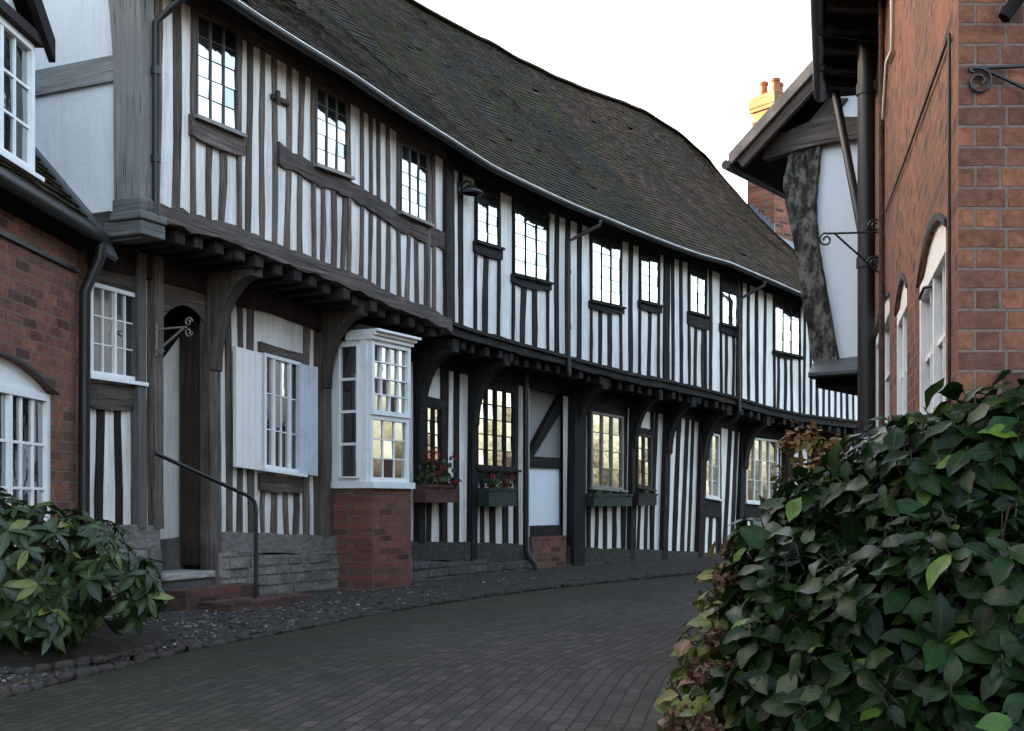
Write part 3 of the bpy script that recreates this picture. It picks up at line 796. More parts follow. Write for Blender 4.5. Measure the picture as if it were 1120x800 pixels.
# --- doorway of the brown house
sa, sb = W.spx(170, LO), W.spx(229, LO); D = .36
zth = .36
mb = MB(); mb.poly([W.P(sa-.4, LO-D, .6), W.P(sb, LO-D, .6), W.P(sb, LO-D, 3.0), W.P(sa-.4, LO-D, 3.0)]); mb.build('porch_wall', M['plaster'], hA)
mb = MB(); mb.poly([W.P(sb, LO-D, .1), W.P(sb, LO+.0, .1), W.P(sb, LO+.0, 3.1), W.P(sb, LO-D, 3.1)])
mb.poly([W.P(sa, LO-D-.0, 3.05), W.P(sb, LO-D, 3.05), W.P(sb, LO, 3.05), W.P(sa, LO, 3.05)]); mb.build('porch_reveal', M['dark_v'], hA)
mb = MB(); strip(mb, sa-.4, sb, lambda s: -.1, lambda s: .66, LO-D-.1, LO-D+.05, .2, .01); mb.build('porch_plinth', M['stone_d'], hA)
# boarded door leaf standing open against the right reveal
mb = MB()
for k in range(4):
    o0 = LO-.30+.085*k; wbox(mb, sb-.06, sb-.02, .40, 2.62, o0, o0+.081)
mb.build('door', M['door'], hA, bevel=.004)
# near-black sheet above a raking line at the head of the recess
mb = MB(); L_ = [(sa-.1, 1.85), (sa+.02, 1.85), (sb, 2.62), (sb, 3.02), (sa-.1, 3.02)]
mb.poly([W.P(s, LO-D+.012, z) for s, z in L_]); mb.build('dark_recess_head', M['soffit'], hA)
# arched head
mb = MB(); arc = [(sa, zt(sa)), (sb, zt(sb)), (sb, 2.55)]
for k in range(1, 9):
    a = pi*k/9; arc.append((lerp(sb, sa, k/9), 2.55+.27*sin(a)**.7))
arc.append((sa, 2.55))
mb.poly([W.P(s, LO+.03, z) for s, z in arc], [(s, z) for s, z in arc]); mb.build('arched_head', M['brown_h'], hA)
# --- entry of the black house (white boarded panel over brick)
sa2, sb2 = W.spx(579, LO), W.spx(616, LO); D2 = .12
zz = lambda y: W.sz(597, y, LO)[1]
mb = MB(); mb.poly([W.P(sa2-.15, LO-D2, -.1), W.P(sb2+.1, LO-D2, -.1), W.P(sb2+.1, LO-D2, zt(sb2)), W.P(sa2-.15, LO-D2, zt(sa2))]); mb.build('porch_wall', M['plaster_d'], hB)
mb = MB(); wbox(mb, sa2+.01, sb2-.01, zz(575), zz(512), LO-D2, LO-D2+.05); mb.build('white_panel', M['plaster_g'], hB, bevel=.004)
mb = MB(); wbox(mb, sa2-.05, sb2, zz(511.5), zz(500), LO-D2, LO-.03); mb.build('porch_rail', M['black_h'], hB)
mb = MB(); wbox(mb, sa2-.05, sb2, zz(586), zz(575.5), LO-D2, LO-.02); mb.build('porch_rail', M['black_h'], hB)
mb = MB(); wbox(mb, sa2-.02, sb2, -.1, zz(586.5), LO-D2, LO+.06); mb.build('brick_plinth', M['brick_b'], hB)
mb = MB()
mb.hexa([W.P(s, LO-.03, z) for s, z in ((sa2, zz(500)), (sa2+.16, zz(500)), (sb2, zz(448)), (sb2, zz(428)))],
        [W.P(s, LO-D2, z) for s, z in ((sa2, zz(500)), (sa2+.16, zz(500)), (sb2, zz(448)), (sb2, zz(428)))], [(0, 0), (.1, 0), (.1, 1), (0, 1)])
mb.build('brace', M['black_v'], hB)
# --- panel mouldings and shutters
sh0, sh1 = W.spx(256, LO+.06), W.spx(284.5, LO+.06)
def shutter(x0, x1, yt0, yt1, yb0, yb1, mt):
    a, za = W.sz(x0, yt0, LO+.06); b, zb_ = W.sz(x1, yt1, LO+.06); zc_, zd = W.sz(x0, yb0, LO+.06)[1], W.sz(x1, yb1, LO+.06)[1]
    mb = MB(); n = 4
    for i in range(n):
        u0, u1 = i/n, (i+1)/n-.012
        c = [(lerp(a, b, u0), lerp(zc_, zd, u0)), (lerp(a, b, u1), lerp(zc_, zd, u1)), (lerp(a, b, u1), lerp(za, zb_, u1)), (lerp(a, b, u0), lerp(za, zb_, u0))]
        mb.hexa([W.P(s, LO+.085, z) for s, z in c], [W.P(s, LO+.045, z) for s, z in c], c)
    mb.build('shutter', M[mt], hA, bevel=.003)
shutter(256, 284.5, 379, 387, 511, 515, 'shutter'); shutter(326, 346, 398, 402, 518, 521, 'shutter_b')
# --- bay window on its brick base
b0 = W.spx(362, LO)
o1 = LO
while True:
    q = W.P(b0, o1, 0)
    if CX+F*q.x/q.y >= 406.5 or o1 > 1: break
    o1 += .005
b1 = W.spx(449.5, o1)
qd = W.P(b0, o1, 0).y; zB = EYE-(529-YH)*qd/F; zT = EYE-(371-YH)*qd/F
mb = MB(); wbox(mb, b0, b1, -.15, zB-.05, LO-.02, o1); mb.build('bay_base', M['brick_b'], hA)
bay = MB(); wbox(bay, b0-.03, b1+.03, zB-.05, zB+.02, LO-.02, o1+.04); wbox(bay, b0+.015, b1-.015, zB+.02, zT, LO-.02, o1-.06); bay = bay.build('bay_window', M['paint'], hA)
tB, nB = W.loc(b0)[1], W.loc(b0)[2]
# front sashes in plane o1
P1 = lambda s, o, z: W.P(s, o+o1, z)
zm = EYE-(453-YH)*qd/F
window_s(bay, b0+.005, b1-.005, zm, zm, zT, zT, -.06, 4, 4, M['paint'], M['glass_clear'], .05, .014, name='upper_sash', dep=.06, P=P1)
window_s(bay, b0+.005, b1-.005, zB+.02, zB+.02, zm-.003, zm-.003, -.065, 3, 3, M['paint'], M['glass_clear'], .05, .014, name='lower_sash', dep=.045, P=P1)
# left cheek: narrow light of four panes
P2 = lambda u, o, z: (lambda p: p-Vector((tB.x, tB.y, 0))*o)(W.P(b0, u, z))
L0 = lerp(LO, o1, .22); L1 = lerp(LO, o1, .70)
window_s(bay, L0, L1, zB+.06, zB+.06, zT-.05, zT-.05, -.012, 1, 4, M['paint'], M['glass_clear'], .018, .03, name='side_light', dep=.05, P=P2)
for a_, b_ in ((LO, L0-.002), (L1+.002, o1-.062)):
    mb = MB(); mb.hexa([P2(a_, .012, zB+.02), P2(b_, .012, zB+.02), P2(b_, .012, zT), P2(a_, .012, zT)], [P2(a_, -.02, zB+.02), P2(b_, -.02, zB+.02), P2(b_, -.02, zT), P2(a_, -.02, zT)])
    mb.build('cheek_board', M['paint'], bay)
mb = MB()
for k, (z0, z1, e) in enumerate(((zT, zT+.045, .03), (zT+.045, zT+.08, .06), (zT+.08, zT+.11, .10))):
    wbox(mb, b0-.02, b1+e*.7, z0, z1, LO+.2, o1+e)
mb.build('cornice', M['paint'], bay, bevel=.006)
mb = MB()
mb.hexa([W.P(b0-.02, o1+.06, zT+.112), W.P(b1+.05, o1+.06, zT+.112), W.P(b1+.02, LO+.1, zT+.25), W.P(b0, LO+.1, zT+.25)], [W.P(b0-.02, o1+.06, zT+.09), W.P(b1+.05, o1+.06, zT+.09), W.P(b1+.02, LO, zT+.09), W.P(b0, LO, zT+.09)])
mb.build('bay_roof', M['lead_d'], bay)

# ---------------------------------------------------------------- roof of individual clay tiles
EO, RO = .40, -3.0
def roofP(s, v):           # v 0 at the eave .. 1 at the ridge
    ze, zrr = zg(s)+.035, zr(s)
    p = W.P(s, lerp(EO, RO, v), 0)
    sag = .08*noise.noise(Vector((s*.45, v*2.2, 3.1)))-.05*sin(pi*v)+.04*noise.noise(Vector((s*1.5, v*5, 8)))
    p.z = lerp(ze, zrr, v)+sag*min(1, v*3); return p
def tile_roof(mb, s0, s1):
    rows = 52; w = .15
    for r in range(rows):
        v0, v1 = r/rows, min(1.01, (r+1.35)/rows)
        s = s0-(w/2 if r % 2 else 0)
        while s < s1:
            a, b = max(s, s0), min(s+w*.985, s1); s += w
            if b-a < .03: continue
            if R.random() < .001: continue
            l1, l2 = .020+R.uniform(-.003, .005), .020+R.uniform(-.003, .005)
            if R.random() < .01: l1 += .008; l2 += .014
            A, B, Cc, Dd = roofP(a, v0), roofP(b, v0), roofP(b, v1), roofP(a, v1)
            nrm = (B-A).cross(Dd-A).normalized()
            up = nrm
            A1, B1, C1, D1 = A+up*l1, B+up*l2, Cc+up*.006, Dd+up*.006
            sl = R.uniform(-.006, .006); dn = (A-Dd).normalized()*(R.uniform(0, .008))
            A1 += dn; B1 += dn
            A0, B0 = A1-up*.011, B1-up*.011
            mb.mesh([A1, B1, C1, D1, A0, B0], [(0, 1, 2, 3), (4, 5, 1, 0), (0, 3, 4), (1, 5, 2)])
for key, (s0, s1) in SEC.items():
    h = houses[key]
    if key == 'A': s0 -= .18
    mb = MB(); tile_roof(mb, s0, s1)
    roof = mb.build('roof', M['tile_d' if key == 'D' else 'tile'], h)
    mb = MB(); n = int((s1-s0)/.4)     # boarding under the tiles and the rear slope
    for i in range(n):
        a, b = lerp(s0, s1, i/n), lerp(s0, s1, (i+1)/n)
        for j in range(8):
            dn = Vector((0, 0, -.03))
            mb.poly([roofP(a, j/8)+dn, roofP(b, j/8)+dn, roofP(b, (j+1)/8)+dn, roofP(a, (j+1)/8)+dn])
        mb.poly([W.P(a, RO, zr(a)-.02), W.P(b, RO, zr(b)-.02), W.P(b, -6.5, zg(b)-.1), W.P(a, -6.5, zg(a)-.1)])
        mb.poly([W.P(a, -6.2, -.1), W.P(b, -6.2, -.1), W.P(b, -6.2, zg(b)+.1), W.P(a, -6.2, zg(a)+.1)])
        mb.poly([W.P(a, OF[key]+.01, TOPW(a)-.03), W.P(b, OF[key]+.01, TOPW(b)-.03), W.P(b, EO-.03, zg(b)+.0), W.P(a, EO-.03, zg(a)+.0)])
    if key == 'D': mb.poly([W.P(s1, 0, -.1), W.P(s1, -6.2, -.1), W.P(s1, -6.2, zg(s1)), W.P(s1, RO, zr(s1)), W.P(s1, 0, zg(s1)+.2)])
    mb.build('roof_boarding', M['soffit'], roof)
    mb = MB(); prev = None; n = int((s1-s0)/.15)    # half-round ridge, bedded in a continuous line
    for i in range(n+1):
        s = lerp(s0, s1, i/n); c = W.P(s, RO, roofP(s, 1).z+.006*noise.noise(Vector((s*3, 0, 0)))); nn = W.loc(s)[2]; ring = []
        for k in range(9):
            a = pi*k/8; ring.append(c+Vector((nn.x, nn.y, 0))*cos(a)*.13+Vector((0, 0, 1))*(sin(a)*.075-.03))
        if prev:
            for k in range(8): mb.poly([prev[k], ring[k], ring[k+1], prev[k+1]], None, True)
        prev = ring
    mb.build('ridge', M['tile_r'], roof)
    # gutter: half-round trough on the eave, its lip coloured pale for reflected sky
    mb = MB(); n = max(2, int((s1-s0)/.3)); ring = None; lip = []; gr_ = .048
    for i in range(n+1):
        s = lerp(s0, s1, i/n); cur = []
        for k in range(9):
            a = pi+pi*k/8; cur.append(W.P(s, EO+.025+gr_*cos(a), zg(s)+gr_*sin(a)))
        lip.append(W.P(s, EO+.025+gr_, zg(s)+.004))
        if ring:
            for k in range(len(cur)-1): mb.poly([ring[k], cur[k], cur[k+1], ring[k+1]], smooth=True)
        ring = cur
    g_ = mb.build('gutter', M['gutter'], h)
    mb = MB(); mb.tube(lip, .0085, 6); mb.build('gutter_lip_glint', M['lip'], g_)
# downpipes
def pipe(h, pts, r=.030, name='downpipe'):
    mb = MB(); mb.tube(pts, r, 10); return mb.build(name, M['gutter'], h)
def dpipe(h, xg, x, o, zend, xk=None):
    sg = W.spx(xg, EO+.03); s = W.spx(x, o)
    pts = [W.P(sg, EO+.03, zg(sg)-.05), W.P(sg, EO+.03, zg(sg)-.12), W.P(lerp(sg, s, .5), lerp(EO, o, .5), zg(sg)-.24), W.P(s, o, zg(sg)-.36)]
    pts.append(W.P(s, o, zj(s)-BH)); 
    if zend is not None:
        pts += [W.P(s, o, zj(s)-BH-.1)]
    ob = pipe(h, pts)
    for k in range(2, 4):
        m = MB(); z = lerp(zg(sg)-.4, zj(s), (k-1.5)/2); m.tube([W.P(s, o, z-.03), W.P(s, o, z+.03)], .039, 10)
        m.build('pipe_collar', M['gutter'], ob)
dpipe(hA, 212, 170.5, .115, None)
dpipe(hB, 656, 622, .10, 0)
dpipe(hD, 836, 808.5, .10, 0)
# ground-level downpipe with shoe, by the white panelled entry
s = W.spx(574.5, LO+.07)
pipe(hB, [W.P(s, LO+.08, zt(s)+.02), W.P(s, LO+.08, .32), W.P(s+.04, LO+.12, .22), W.P(s+.07, LO+.2, .12), W.P(s+.07, LO+.2, .03)], .045)
s = W.spx(808.5, .10)
pipe(hD, [W.P(s, .10, zj(s)-BH-.1), W.P(s, .07, zj(s)-BH-.2), W.P(s, -.12, zj(s)-BH-.32)], .035)
# chimney
sc_ = W.spx(846, -1.9); q = W.P(sc_, -1.9, 0); zc0 = roofP(sc_, .55).z-.8; k_ = q.y/F
zct = EYE-(107-YH)*k_; zmid = EYE-(172-YH)*k_
ch = MB(); hw = .29
def cbox(mb, z0, z1, e): wbox(mb, sc_-hw-e, sc_+hw+e, z0, z1, -1.9-hw-e, -1.9+hw+e)
cbox(ch, zc0, zmid, .06); ch = ch.build('chimney', M['brick_cr'], hD)
mb = MB(); cbox(mb, zmid, zct-.32, 0); cbox(mb, zct-.32, zct-.24, .04); cbox(mb, zct-.24, zct-.08, .055); cbox(mb, zct-.08, zct, .02); mb.build('chimney_shaft', M['brick_c'], ch)
for do, ds in ((-.15, -.12), (.14, -.1), (.0, .15)):
    mb = MB(); p = W.P(sc_+ds, -1.9+do, zct); prof = [(.10, 0), (.115, .05), (.095, .09), (.085, .24), (.105, .27), (.105, .32), (.07, .32)]
    for (r0, z0), (r1, z1) in zip(prof, prof[1:]):
        for k in range(12):
            a, b = 2*pi*k/12, 2*pi*(k+1)/12
            mb.poly([p+Vector((r0*cos(a), r0*sin(a), z0)), p+Vector((r0*cos(b), r0*sin(b), z0)), p+Vector((r1*cos(b), r1*sin(b), z1)), p+Vector((r1*cos(a), r1*sin(a), z1))], smooth=True)
    mb.build('chimney_pot', M['pot'], ch)
mb = MB()    # stepped lead flashing on the two visible sides
for i in range(6):
    o = -1.9+hw+.07-.105*i; v = (EO-o)/(EO-RO); z = roofP(sc_-hw-.06, v).z
    mb.hexa([W.P(sc_-hw-.075, o, z-.02), W.P(sc_-hw-.075, o-.105, z+.06), W.P(sc_-hw-.075, o-.105, z+.2), W.P(sc_-hw-.075, o, z+.2)],
            [W.P(sc_-hw-.055, o, z-.02), W.P(sc_-hw-.055, o-.105, z+.06), W.P(sc_-hw-.055, o-.105, z+.2), W.P(sc_-hw-.055, o, z+.2)])
v = (EO-(-1.9+hw+.06))/(EO-RO)
mb.hexa([W.P(sc_-hw-.08, -1.9+hw+.085, roofP(sc_, v).z-.04), W.P(sc_+hw+.08, -1.9+hw+.085, roofP(sc_+.3, v).z-.04), W.P(sc_+hw+.08, -1.9+hw+.07, roofP(sc_+.3, v).z+.16), W.P(sc_-hw-.08, -1.9+hw+.07, roofP(sc_, v).z+.16)],
        [W.P(sc_-hw-.08, -1.9+hw+.05, roofP(sc_, v).z-.04), W.P(sc_+hw+.08, -1.9+hw+.05, roofP(sc_+.3, v).z-.04), W.P(sc_+hw+.08, -1.9+hw+.05, roofP(sc_+.3, v).z+.16), W.P(sc_-hw-.08, -1.9+hw+.05, roofP(sc_, v).z+.16)])
mb.build('flashing', M['lead'], ch)

# ---------------------------------------------------------------- things on the row
def iron_scroll(c, ux, uy, r0, turns=1.4, n=22, flip=1):
    c, ux, uy = Vector(c), Vector(ux), Vector(uy); pts = []
    for k in range(n+1):
        t = k/n; a = flip*2*pi*turns*t; r = r0*(1-.72*t); pts.append(c+ux*r*cos(a)+uy*r*sin(a))
    return pts
# lamp under the eaves
s, z = W.sz(513, 210, .14)
p = W.P(s, .0, z); lm = thing('wall_lamp', 'small dark hooded lamp fixed high on the black and white wall under the eaves', 'lamp', p)
t_, n_ = W.loc(s)[1], W.loc(s)[2]; t3, n3 = Vector((t_.x, t_.y, 0)), Vector((n_.x, n_.y, 0))
mb = MB(); cpt = p+n3*.17
prof = [(.02, .10), (.06, .085), (.11, .045), (.185, .0), (.19, -.02), (.12, -.035)]
for (r0, z0), (r1, z1) in zip(prof, prof[1:]):
    for k in range(16):
        a, b = 2*pi*k/16, 2*pi*(k+1)/16
        f = lambda r, a, z: cpt+t3*r*1.0*cos(a)+n3*r*.7*sin(a)+Vector((0, 0, z*.85))
        mb.poly([f(r0, a, z0), f(r0, b, z0), f(r1, b, z1), f(r1, a, z1)], smooth=True)
mb.build('lamp_shade', M['iron'], lm)
mb = MB(); mb.tube([p+Vector((0, 0, .06)), p+n3*.1+Vector((0, 0, .14)), cpt+Vector((0, 0, .1))], .014, 8); mb.box(p+Vector((0, 0, .06)), t3*.05, n3*.02, (0, 0, .07)); mb.build('lamp_arm', M['iron'], lm)
# scrolled bracket beside the doorway
s = W.spx(171, LO+.10); z = EYE-(361-YH)*W.P(s, LO, 0).y/F
p = W.P(s, LO+.1, z); t_, n_ = W.loc(s)[1], W.loc(s)[2]; n3 = Vector((n_.x, n_.y, 0)); Zv = Vector((0, 0, 1))
ln = .33
br = MB(); br.tube([p, p+n3*ln], .009, 6); br.tube([p-Zv*.2, p+n3*ln*.9-Zv*.01], .011, 6); br.tube([p-Zv*.23, p+Zv*.05], .012, 6)
for cz, fl in ((.045, 1), (-.045, -1)): br.tube(iron_scroll(p+n3*(ln+.02)+Zv*cz, n3, Zv, .042, 1.3, 20, fl), .006, 6)
br.tube(iron_scroll(p+n3*.05-Zv*.2, n3, Zv, .03), .008, 6)
tag(br.build('iron_bracket', M['paint_grey'], None, p), 'pale scrolled sign bracket on the door post of the brown timber house', 'bracket', 'iron sign brackets')
# handrail
hp = pt(280, 668, 11.0)
hr = thing('handrail', 'thin black iron handrail running down beside the brick doorsteps', 'handrail', hp)
a = pt(170, 496, 10.05); b = pt(268, 541, 10.95); c = pt(278, 549, 11.0)
mb = MB(); mb.tube([a, lerp(a, b, .5), b, pt(274, 544, 10.98), pt(278.5, 549, 11.0), pt(280, 556, 11.0)], .019, 8); mb.build('rail', M['iron'], hr)
mb = MB(); mb.tube([pt(280, 556, 11.0), hp-Vector((0, 0, .05))], .019, 8); mb.build('post', M['iron'], hr)
# steps
st = thing('doorstep_flight', 'worn brick doorsteps with a pale stone tread below the arched doorway', 'steps', W.P((sa+sb)/2, -.2, 0))
mb = MB(); strip(mb, sa-.02, sb-.06, lambda s: .30, lambda s: .36, LO-D, LO+.13, .3, .004); mb.build('stone_tread', M['step_edge'], st, bevel=.01)
mb = MB(); wbox(mb, sa+.0, sb-.08, -.1, .297, LO-D, LO+.10); mb.build('riser', M['stone_d'], st)
mb = MB(); wbox(mb, sa-.03, sb+.30, -.1, .225, LO+.11, LO+.36); mb.build('brick_step', M['brick_s'], st, bevel=.012)
mb = MB(); wbox(mb, sa+.12, sb+.62, -.1, .115, LO+.37, LO+.74); mb.build('brick_step', M['brick_s'], st, bevel=.012)

# ---------------------------------------------------------------- foliage helpers
def leaf(mb, base, d, up, L, wd, curl=.25, fold=.25, nseg=3):
    d = d.normalized(); side = d.cross(up)
    if side.length < 1e-3: side = d.cross(Vector((1, 0, 0)))
    side.normalize(); nr = side.cross(d).normalized()
    tw = R.uniform(-.5, .5); wv = R.uniform(0, 6.28); vs = []; prof = [(0, .06), (.14, .52), (.32, .92), (.52, 1.0), (.72, .80), (.88, .40), (1, .02)] if nseg >= 3 else [(0, .1), (.5, 1), (1, .05)]
    for t, w in prof:
        c = base+d*(L*t)-nr*(curl*L*t*t); h = wd*.5*w; sd_ = side+nr*(tw*t); e1, e2 = fold+.22*sin(t*9+wv), fold+.22*sin(t*8+wv*2)
        vs += [c-sd_*h+nr*(e1*h), c, c+sd_*h+nr*(e2*h)]
    fs = []; uv = []
    for i in range(len(prof)-1):
        for k in range(2):
            fs.append((i*3+k, i*3+k+1, (i+1)*3+k+1, (i+1)*3+k)); u0, u1 = k*.5, k*.5+.5
            uv.append([(u0, prof[i][0]), (u1, prof[i][0]), (u1, prof[i+1][0]), (u0, prof[i+1][0])])
    mb.mesh(vs, fs, uv, True)
def rv(): 
    while True:
        v = Vector((R.uniform(-1, 1), R.uniform(-1, 1), R.uniform(-1, 1)))
        if .1 < v.length < 1: return v.normalized()
def in_blobs(p, blobs, f=1.0, skip=-1):
    return any(i != skip and ((p-c).x/(r.x*f))**2+((p-c).y/(r.y*f))**2+((p-c).z/(r.z*f))**2 < 1 for i, (c, r) in enumerate(blobs))
def shrub(root, blobs, ntips, per, L, wd, mat, stems_at, droop=.3, inner=.35, whorl=False, stem_r=.012, zmin=.03, view=None):
    fol = MB(); stm = MB(); vol = [r.x*r.y+r.y*r.z+r.x*r.z for _, r in blobs]; tot = sum(vol)
    tips = []; tries = 0
    while len(tips) < ntips and tries < ntips*30:
        tries += 1; k = R.random()*tot
        for i, v in enumerate(vol):
            k -= v
            if k <= 0: break
        c, r = blobs[i]; n = rv()
        deep = R.random() < inner
        f = R.uniform(.45, .9) if deep else R.uniform(.88, 1.1)
        p = c+Vector((n.x*r.x, n.y*r.y, n.z*r.z))*f
        if p.z < zmin: continue
        if in_blobs(p, blobs, .82 if not deep else .4, i): continue
        if n.y > .55 and R.random() < .6: continue
        tips.append((p, n))
    for p, n in tips:
        ax = (n+Vector((0, 0, .45))+rv()*.35).normalized()
        a = rv().cross(ax).normalized(); b = ax.cross(a)
        ph = R.uniform(0, 6.28)
        stm.tube([p-ax*L*1.1+rv()*.01, p-ax*L*.3, p+ax*L*.15], [.0035, .003, .002], 4, False)
        for k in range(per):
            an = ph+k*2.4; out = a*cos(an)+b*sin(an)
            t = k/max(1, per-1)
            base = p-ax*L*(.0 if whorl else .75*t)
            el = lerp(.75, .05, t) if not whorl else R.uniform(-.15, .45)
            d = out*1.0+ax*el+Vector((0, 0, -droop))+rv()*.22
            l = L*R.choice((R.uniform(.45, .8), R.uniform(.8, 1.1), R.uniform(.95, 1.3)))
            leaf(fol, base, d, ax+rv()*.25, l, l*wd*R.uniform(.85, 1.1), R.uniform(.1, .38), R.uniform(.1, .4))
    f = fol.build('foliage', mat, root)
    for g in stems_at:
        g = Vector(g)
        for k in range(5):
            c, r = R.choice(blobs); e = c+rv()*.5*min(r)
            m = g.lerp(e, .5)+rv()*.06; stm.tube([g+rv()*.03, m, e], [stem_r, stem_r*.7, stem_r*.35], 5, False)
    stm.build('stems', M['twig'], root)
    return f
def B(x, y, d, rx, rz=None, ry=None): return (pt(x, y, d), Vector((rx, ry or rx, rz or rx)))

# flower boxes
def flowerbox(x0, x1, yt, yb, label, mt, o=.02, flowers=0, hgt=.2, nleaf=60, spill=.0, grp='window boxes'):
    s0_, z1 = W.sz(x0, yt, LO+.2); s1_, _ = W.sz(x1, yt, LO+.2); z0 = W.sz(x0, yb, LO+.2)[1]
    p = W.P((s0_+s1_)/2, LO+.12, z0); r = thing('flower_box', label, 'flower box', p, grp)
    mb = MB(); e = .03
    for a, b, oa, ob in ((s0_, s1_, LO+.205, LO+.225), (s0_, s1_, LO+.045, LO+.06), (s0_, s0_+.02, LO+.06, LO+.205), (s1_-.02, s1_, LO+.06, LO+.205)):
        wbox(mb, a, b, z0, z1, oa, ob)
    wbox(mb, s0_+.02, s1_-.02, z0, z0+.02, LO+.06, LO+.205); wbox(mb, s0_+.02, s1_-.02, z1-.04, z1-.03, LO+.06, LO+.205)
    wbox(mb, s0_-.012, s1_+.012, z1-.035, z1, LO+.225, LO+.24)
    mb.build('trough', M[mt], r)
    if nleaf:
        f = MB()
        for k in range(nleaf):
            s = R.uniform(s0_, s1_); q = W.P(s, LO+R.uniform(.06, .26), z1-.03+abs(R.gauss(0, hgt*.45)))
            leaf(f, q, rv()+Vector((0, -.2, .5)), rv(), R.uniform(.05, .085), R.uniform(.045, .07), .3, .2)
        f.build('leaves', M['ger_leaf'], r)
    if flowers:
        for k in range(flowers):
            s = R.uniform(s0_, s1_); q = W.P(s, LO+R.uniform(.12, .3), z1+R.uniform(-.05, hgt*1.25)); f = MB()
            for j in range(16):
                v = rv(); leaf(f, q+v*.02, v, rv(), .03, .026, .2, .1, 2)
            f.build('flower_head', M['ger_red'], r)
flowerbox(464, 499, 530, 550, 'terracotta trough of red geraniums under the narrow window beside the bay', 'terracotta', flowers=15, hgt=.33, nleaf=130)
flowerbox(533, 563, 534, 554, 'dark green trough with a few red flowers under the wide lit window', 'trough_g', flowers=6, hgt=.2, nleaf=70)
flowerbox(648, 690, 540, 554, 'long green trough with low leaves under the dark leaded window', 'trough_g', flowers=0, hgt=.06, nleaf=26)
flowerbox(697, 717, 540, 553, 'short black trough with dry stems under the small narrow window', 'trough_b', flowers=0, hgt=.06, nleaf=12)

# ---------------------------------------------------------------- left brick house
LX = lambda y: -3.455-.03*(9.45-y)          # its facade line
y0, y1 = -4.5, 9.42; ez = 3.02
LH = thing('brick_house', 'low dark red brick house with a white dormer and an arched white window', 'house', (-5.5, 5, 0), 'brick houses facing the lane')
wy0, wy1, wz0, wz1 = 7.15, 9.03, .72, 1.82
E0, E1 = endP(.0, 0), endP(-6, 0)
def yend(x): return min(13, lerp(E0.y, E1.y, (x-E0.x)/(E1.x-E0.x))-.02)
def LP(y, o, z): return Vector((LX(y)+o, y, z))
mb = MB(); N = 12
arcz = lambda y: wz1+.20*max(0, 1-((y-(wy0+wy1)/2)/((wy1-wy0)/2))**2)
def lface(ya, yb, za0, zb0, za1, zb1): mb.poly([LP(ya, 0, za0), LP(yb, 0, zb0), LP(yb, 0, zb1), LP(ya, 0, za1)], [(-ya, za0), (-yb, zb0), (-yb, zb1), (-ya, za1)])
lface(y0, wy0, -.1, -.1, ez, ez); lface(wy1, y1, -.1, -.1, ez, ez); lface(wy0, wy1, -.1, -.1, wz0, wz0)
for i in range(N):
    a, b = lerp(wy0, wy1, i/N), lerp(wy0, wy1, (i+1)/N); lface(a, b, arcz(a), arcz(b), ez, ez)
    mb.poly([LP(a, 0, arcz(a)), LP(b, 0, arcz(b)), LP(b, -.1, arcz(b)), LP(a, -.1, arcz(a))])
mb.poly([LP(wy1, 0, wz0), LP(wy1, -.1, wz0), LP(wy1, -.1, wz1), LP(wy1, 0, wz1)])
mb.poly([LP(wy0, 0, wz0), LP(wy0, -.1, wz0), LP(wy0, -.1, wz1), LP(wy0, 0, wz1)])
rx = -6.6; rzz = ez+.12+(-3.3-rx)*1.10
mb.poly([LP(y1, 0, -.1), Vector((-9.8, yend(-9.8), -.1)), Vector((-9.8, yend(-9.8), ez)), Vector((rx, yend(rx), rzz-.15)), LP(y1, 0, ez)])
ye_ = yend(LX(y1)-.06); mb.poly([LP(y1, -.06, -.1), LP(ye_, -.06, -.1), LP(ye_, -.06, ez+.1), LP(y1, -.06, ez+.1)])
mb.poly([LP(y0, 0, -.1), Vector((-9.8, y0, -.1)), Vector((-9.8, y0, ez)), Vector((rx, y0, rzz-.15)), LP(y0, 0, ez)])
mb.poly([Vector((-9.8, y0, -.1)), Vector((-9.8, yend(-9.8), -.1)), Vector((-9.8, yend(-9.8), ez)), Vector((-9.8, y0, ez))])
mb.build('wall', M['brick_l'], LH)
PL = lambda s, o, z: LP(s, o, z)
mb = MB()   # segmental white tympanum board
pts_ = [LP(wy0, -.06, wz1)]+[LP(lerp(wy0, wy1, i/N), -.06, arcz(lerp(wy0, wy1, i/N))) for i in range(N+1)]+[LP(wy1, -.06, wz1)]
mb.prism(pts_, (-.03, 0, 0)); mb.build('arch_board', M['paint'], LH)
window_s(LH, wy0, wy1, wz0, wz0, wz1, wz1, -.09, 9, 3, M['paint'], M['glass_clear'], .055, .02, [3, 6], .05, M['paint'], P=PL)
mb = MB()   # dark band of brick-on-edge over the arch and a string line under the eave
for i in range(N):
    a, b = lerp(wy0-.05, wy1+.05, i/N), lerp(wy0-.05, wy1+.05, (i+1)/N)
    mb.hexa([LP(a, .012, arcz(a)+.0), LP(b, .012, arcz(b)+.0), LP(b, .012, arcz(b)+.02), LP(a, .012, arcz(a)+.02)], [LP(a, -.02, arcz(a)), LP(b, -.02, arcz(b)), LP(b, -.02, arcz(b)+.02), LP(a, -.02, arcz(a)+.02)])
mb.build('arch_edge', M['iron'], LH)
mb = MB(); mb.hexa([LP(y0, .03, ez-.2), LP(y1, .03, ez-.2), LP(y1, .03, ez-.17), LP(y0, .03, ez-.17)], [LP(y0, -.02, ez-.2), LP(y1, -.02, ez-.2), LP(y1, -.02, ez-.17), LP(y0, -.02, ez-.17)]); mb.build('string_course', M['iron'], LH)
def lroof(y, v): return Vector((lerp(LX(y)+.16, rx, v), y, lerp(ez+.10, rzz, v)+.012*noise.noise(Vector((y*2, v*8, 0)))))
mb = MB(); rows = 42; w = .17
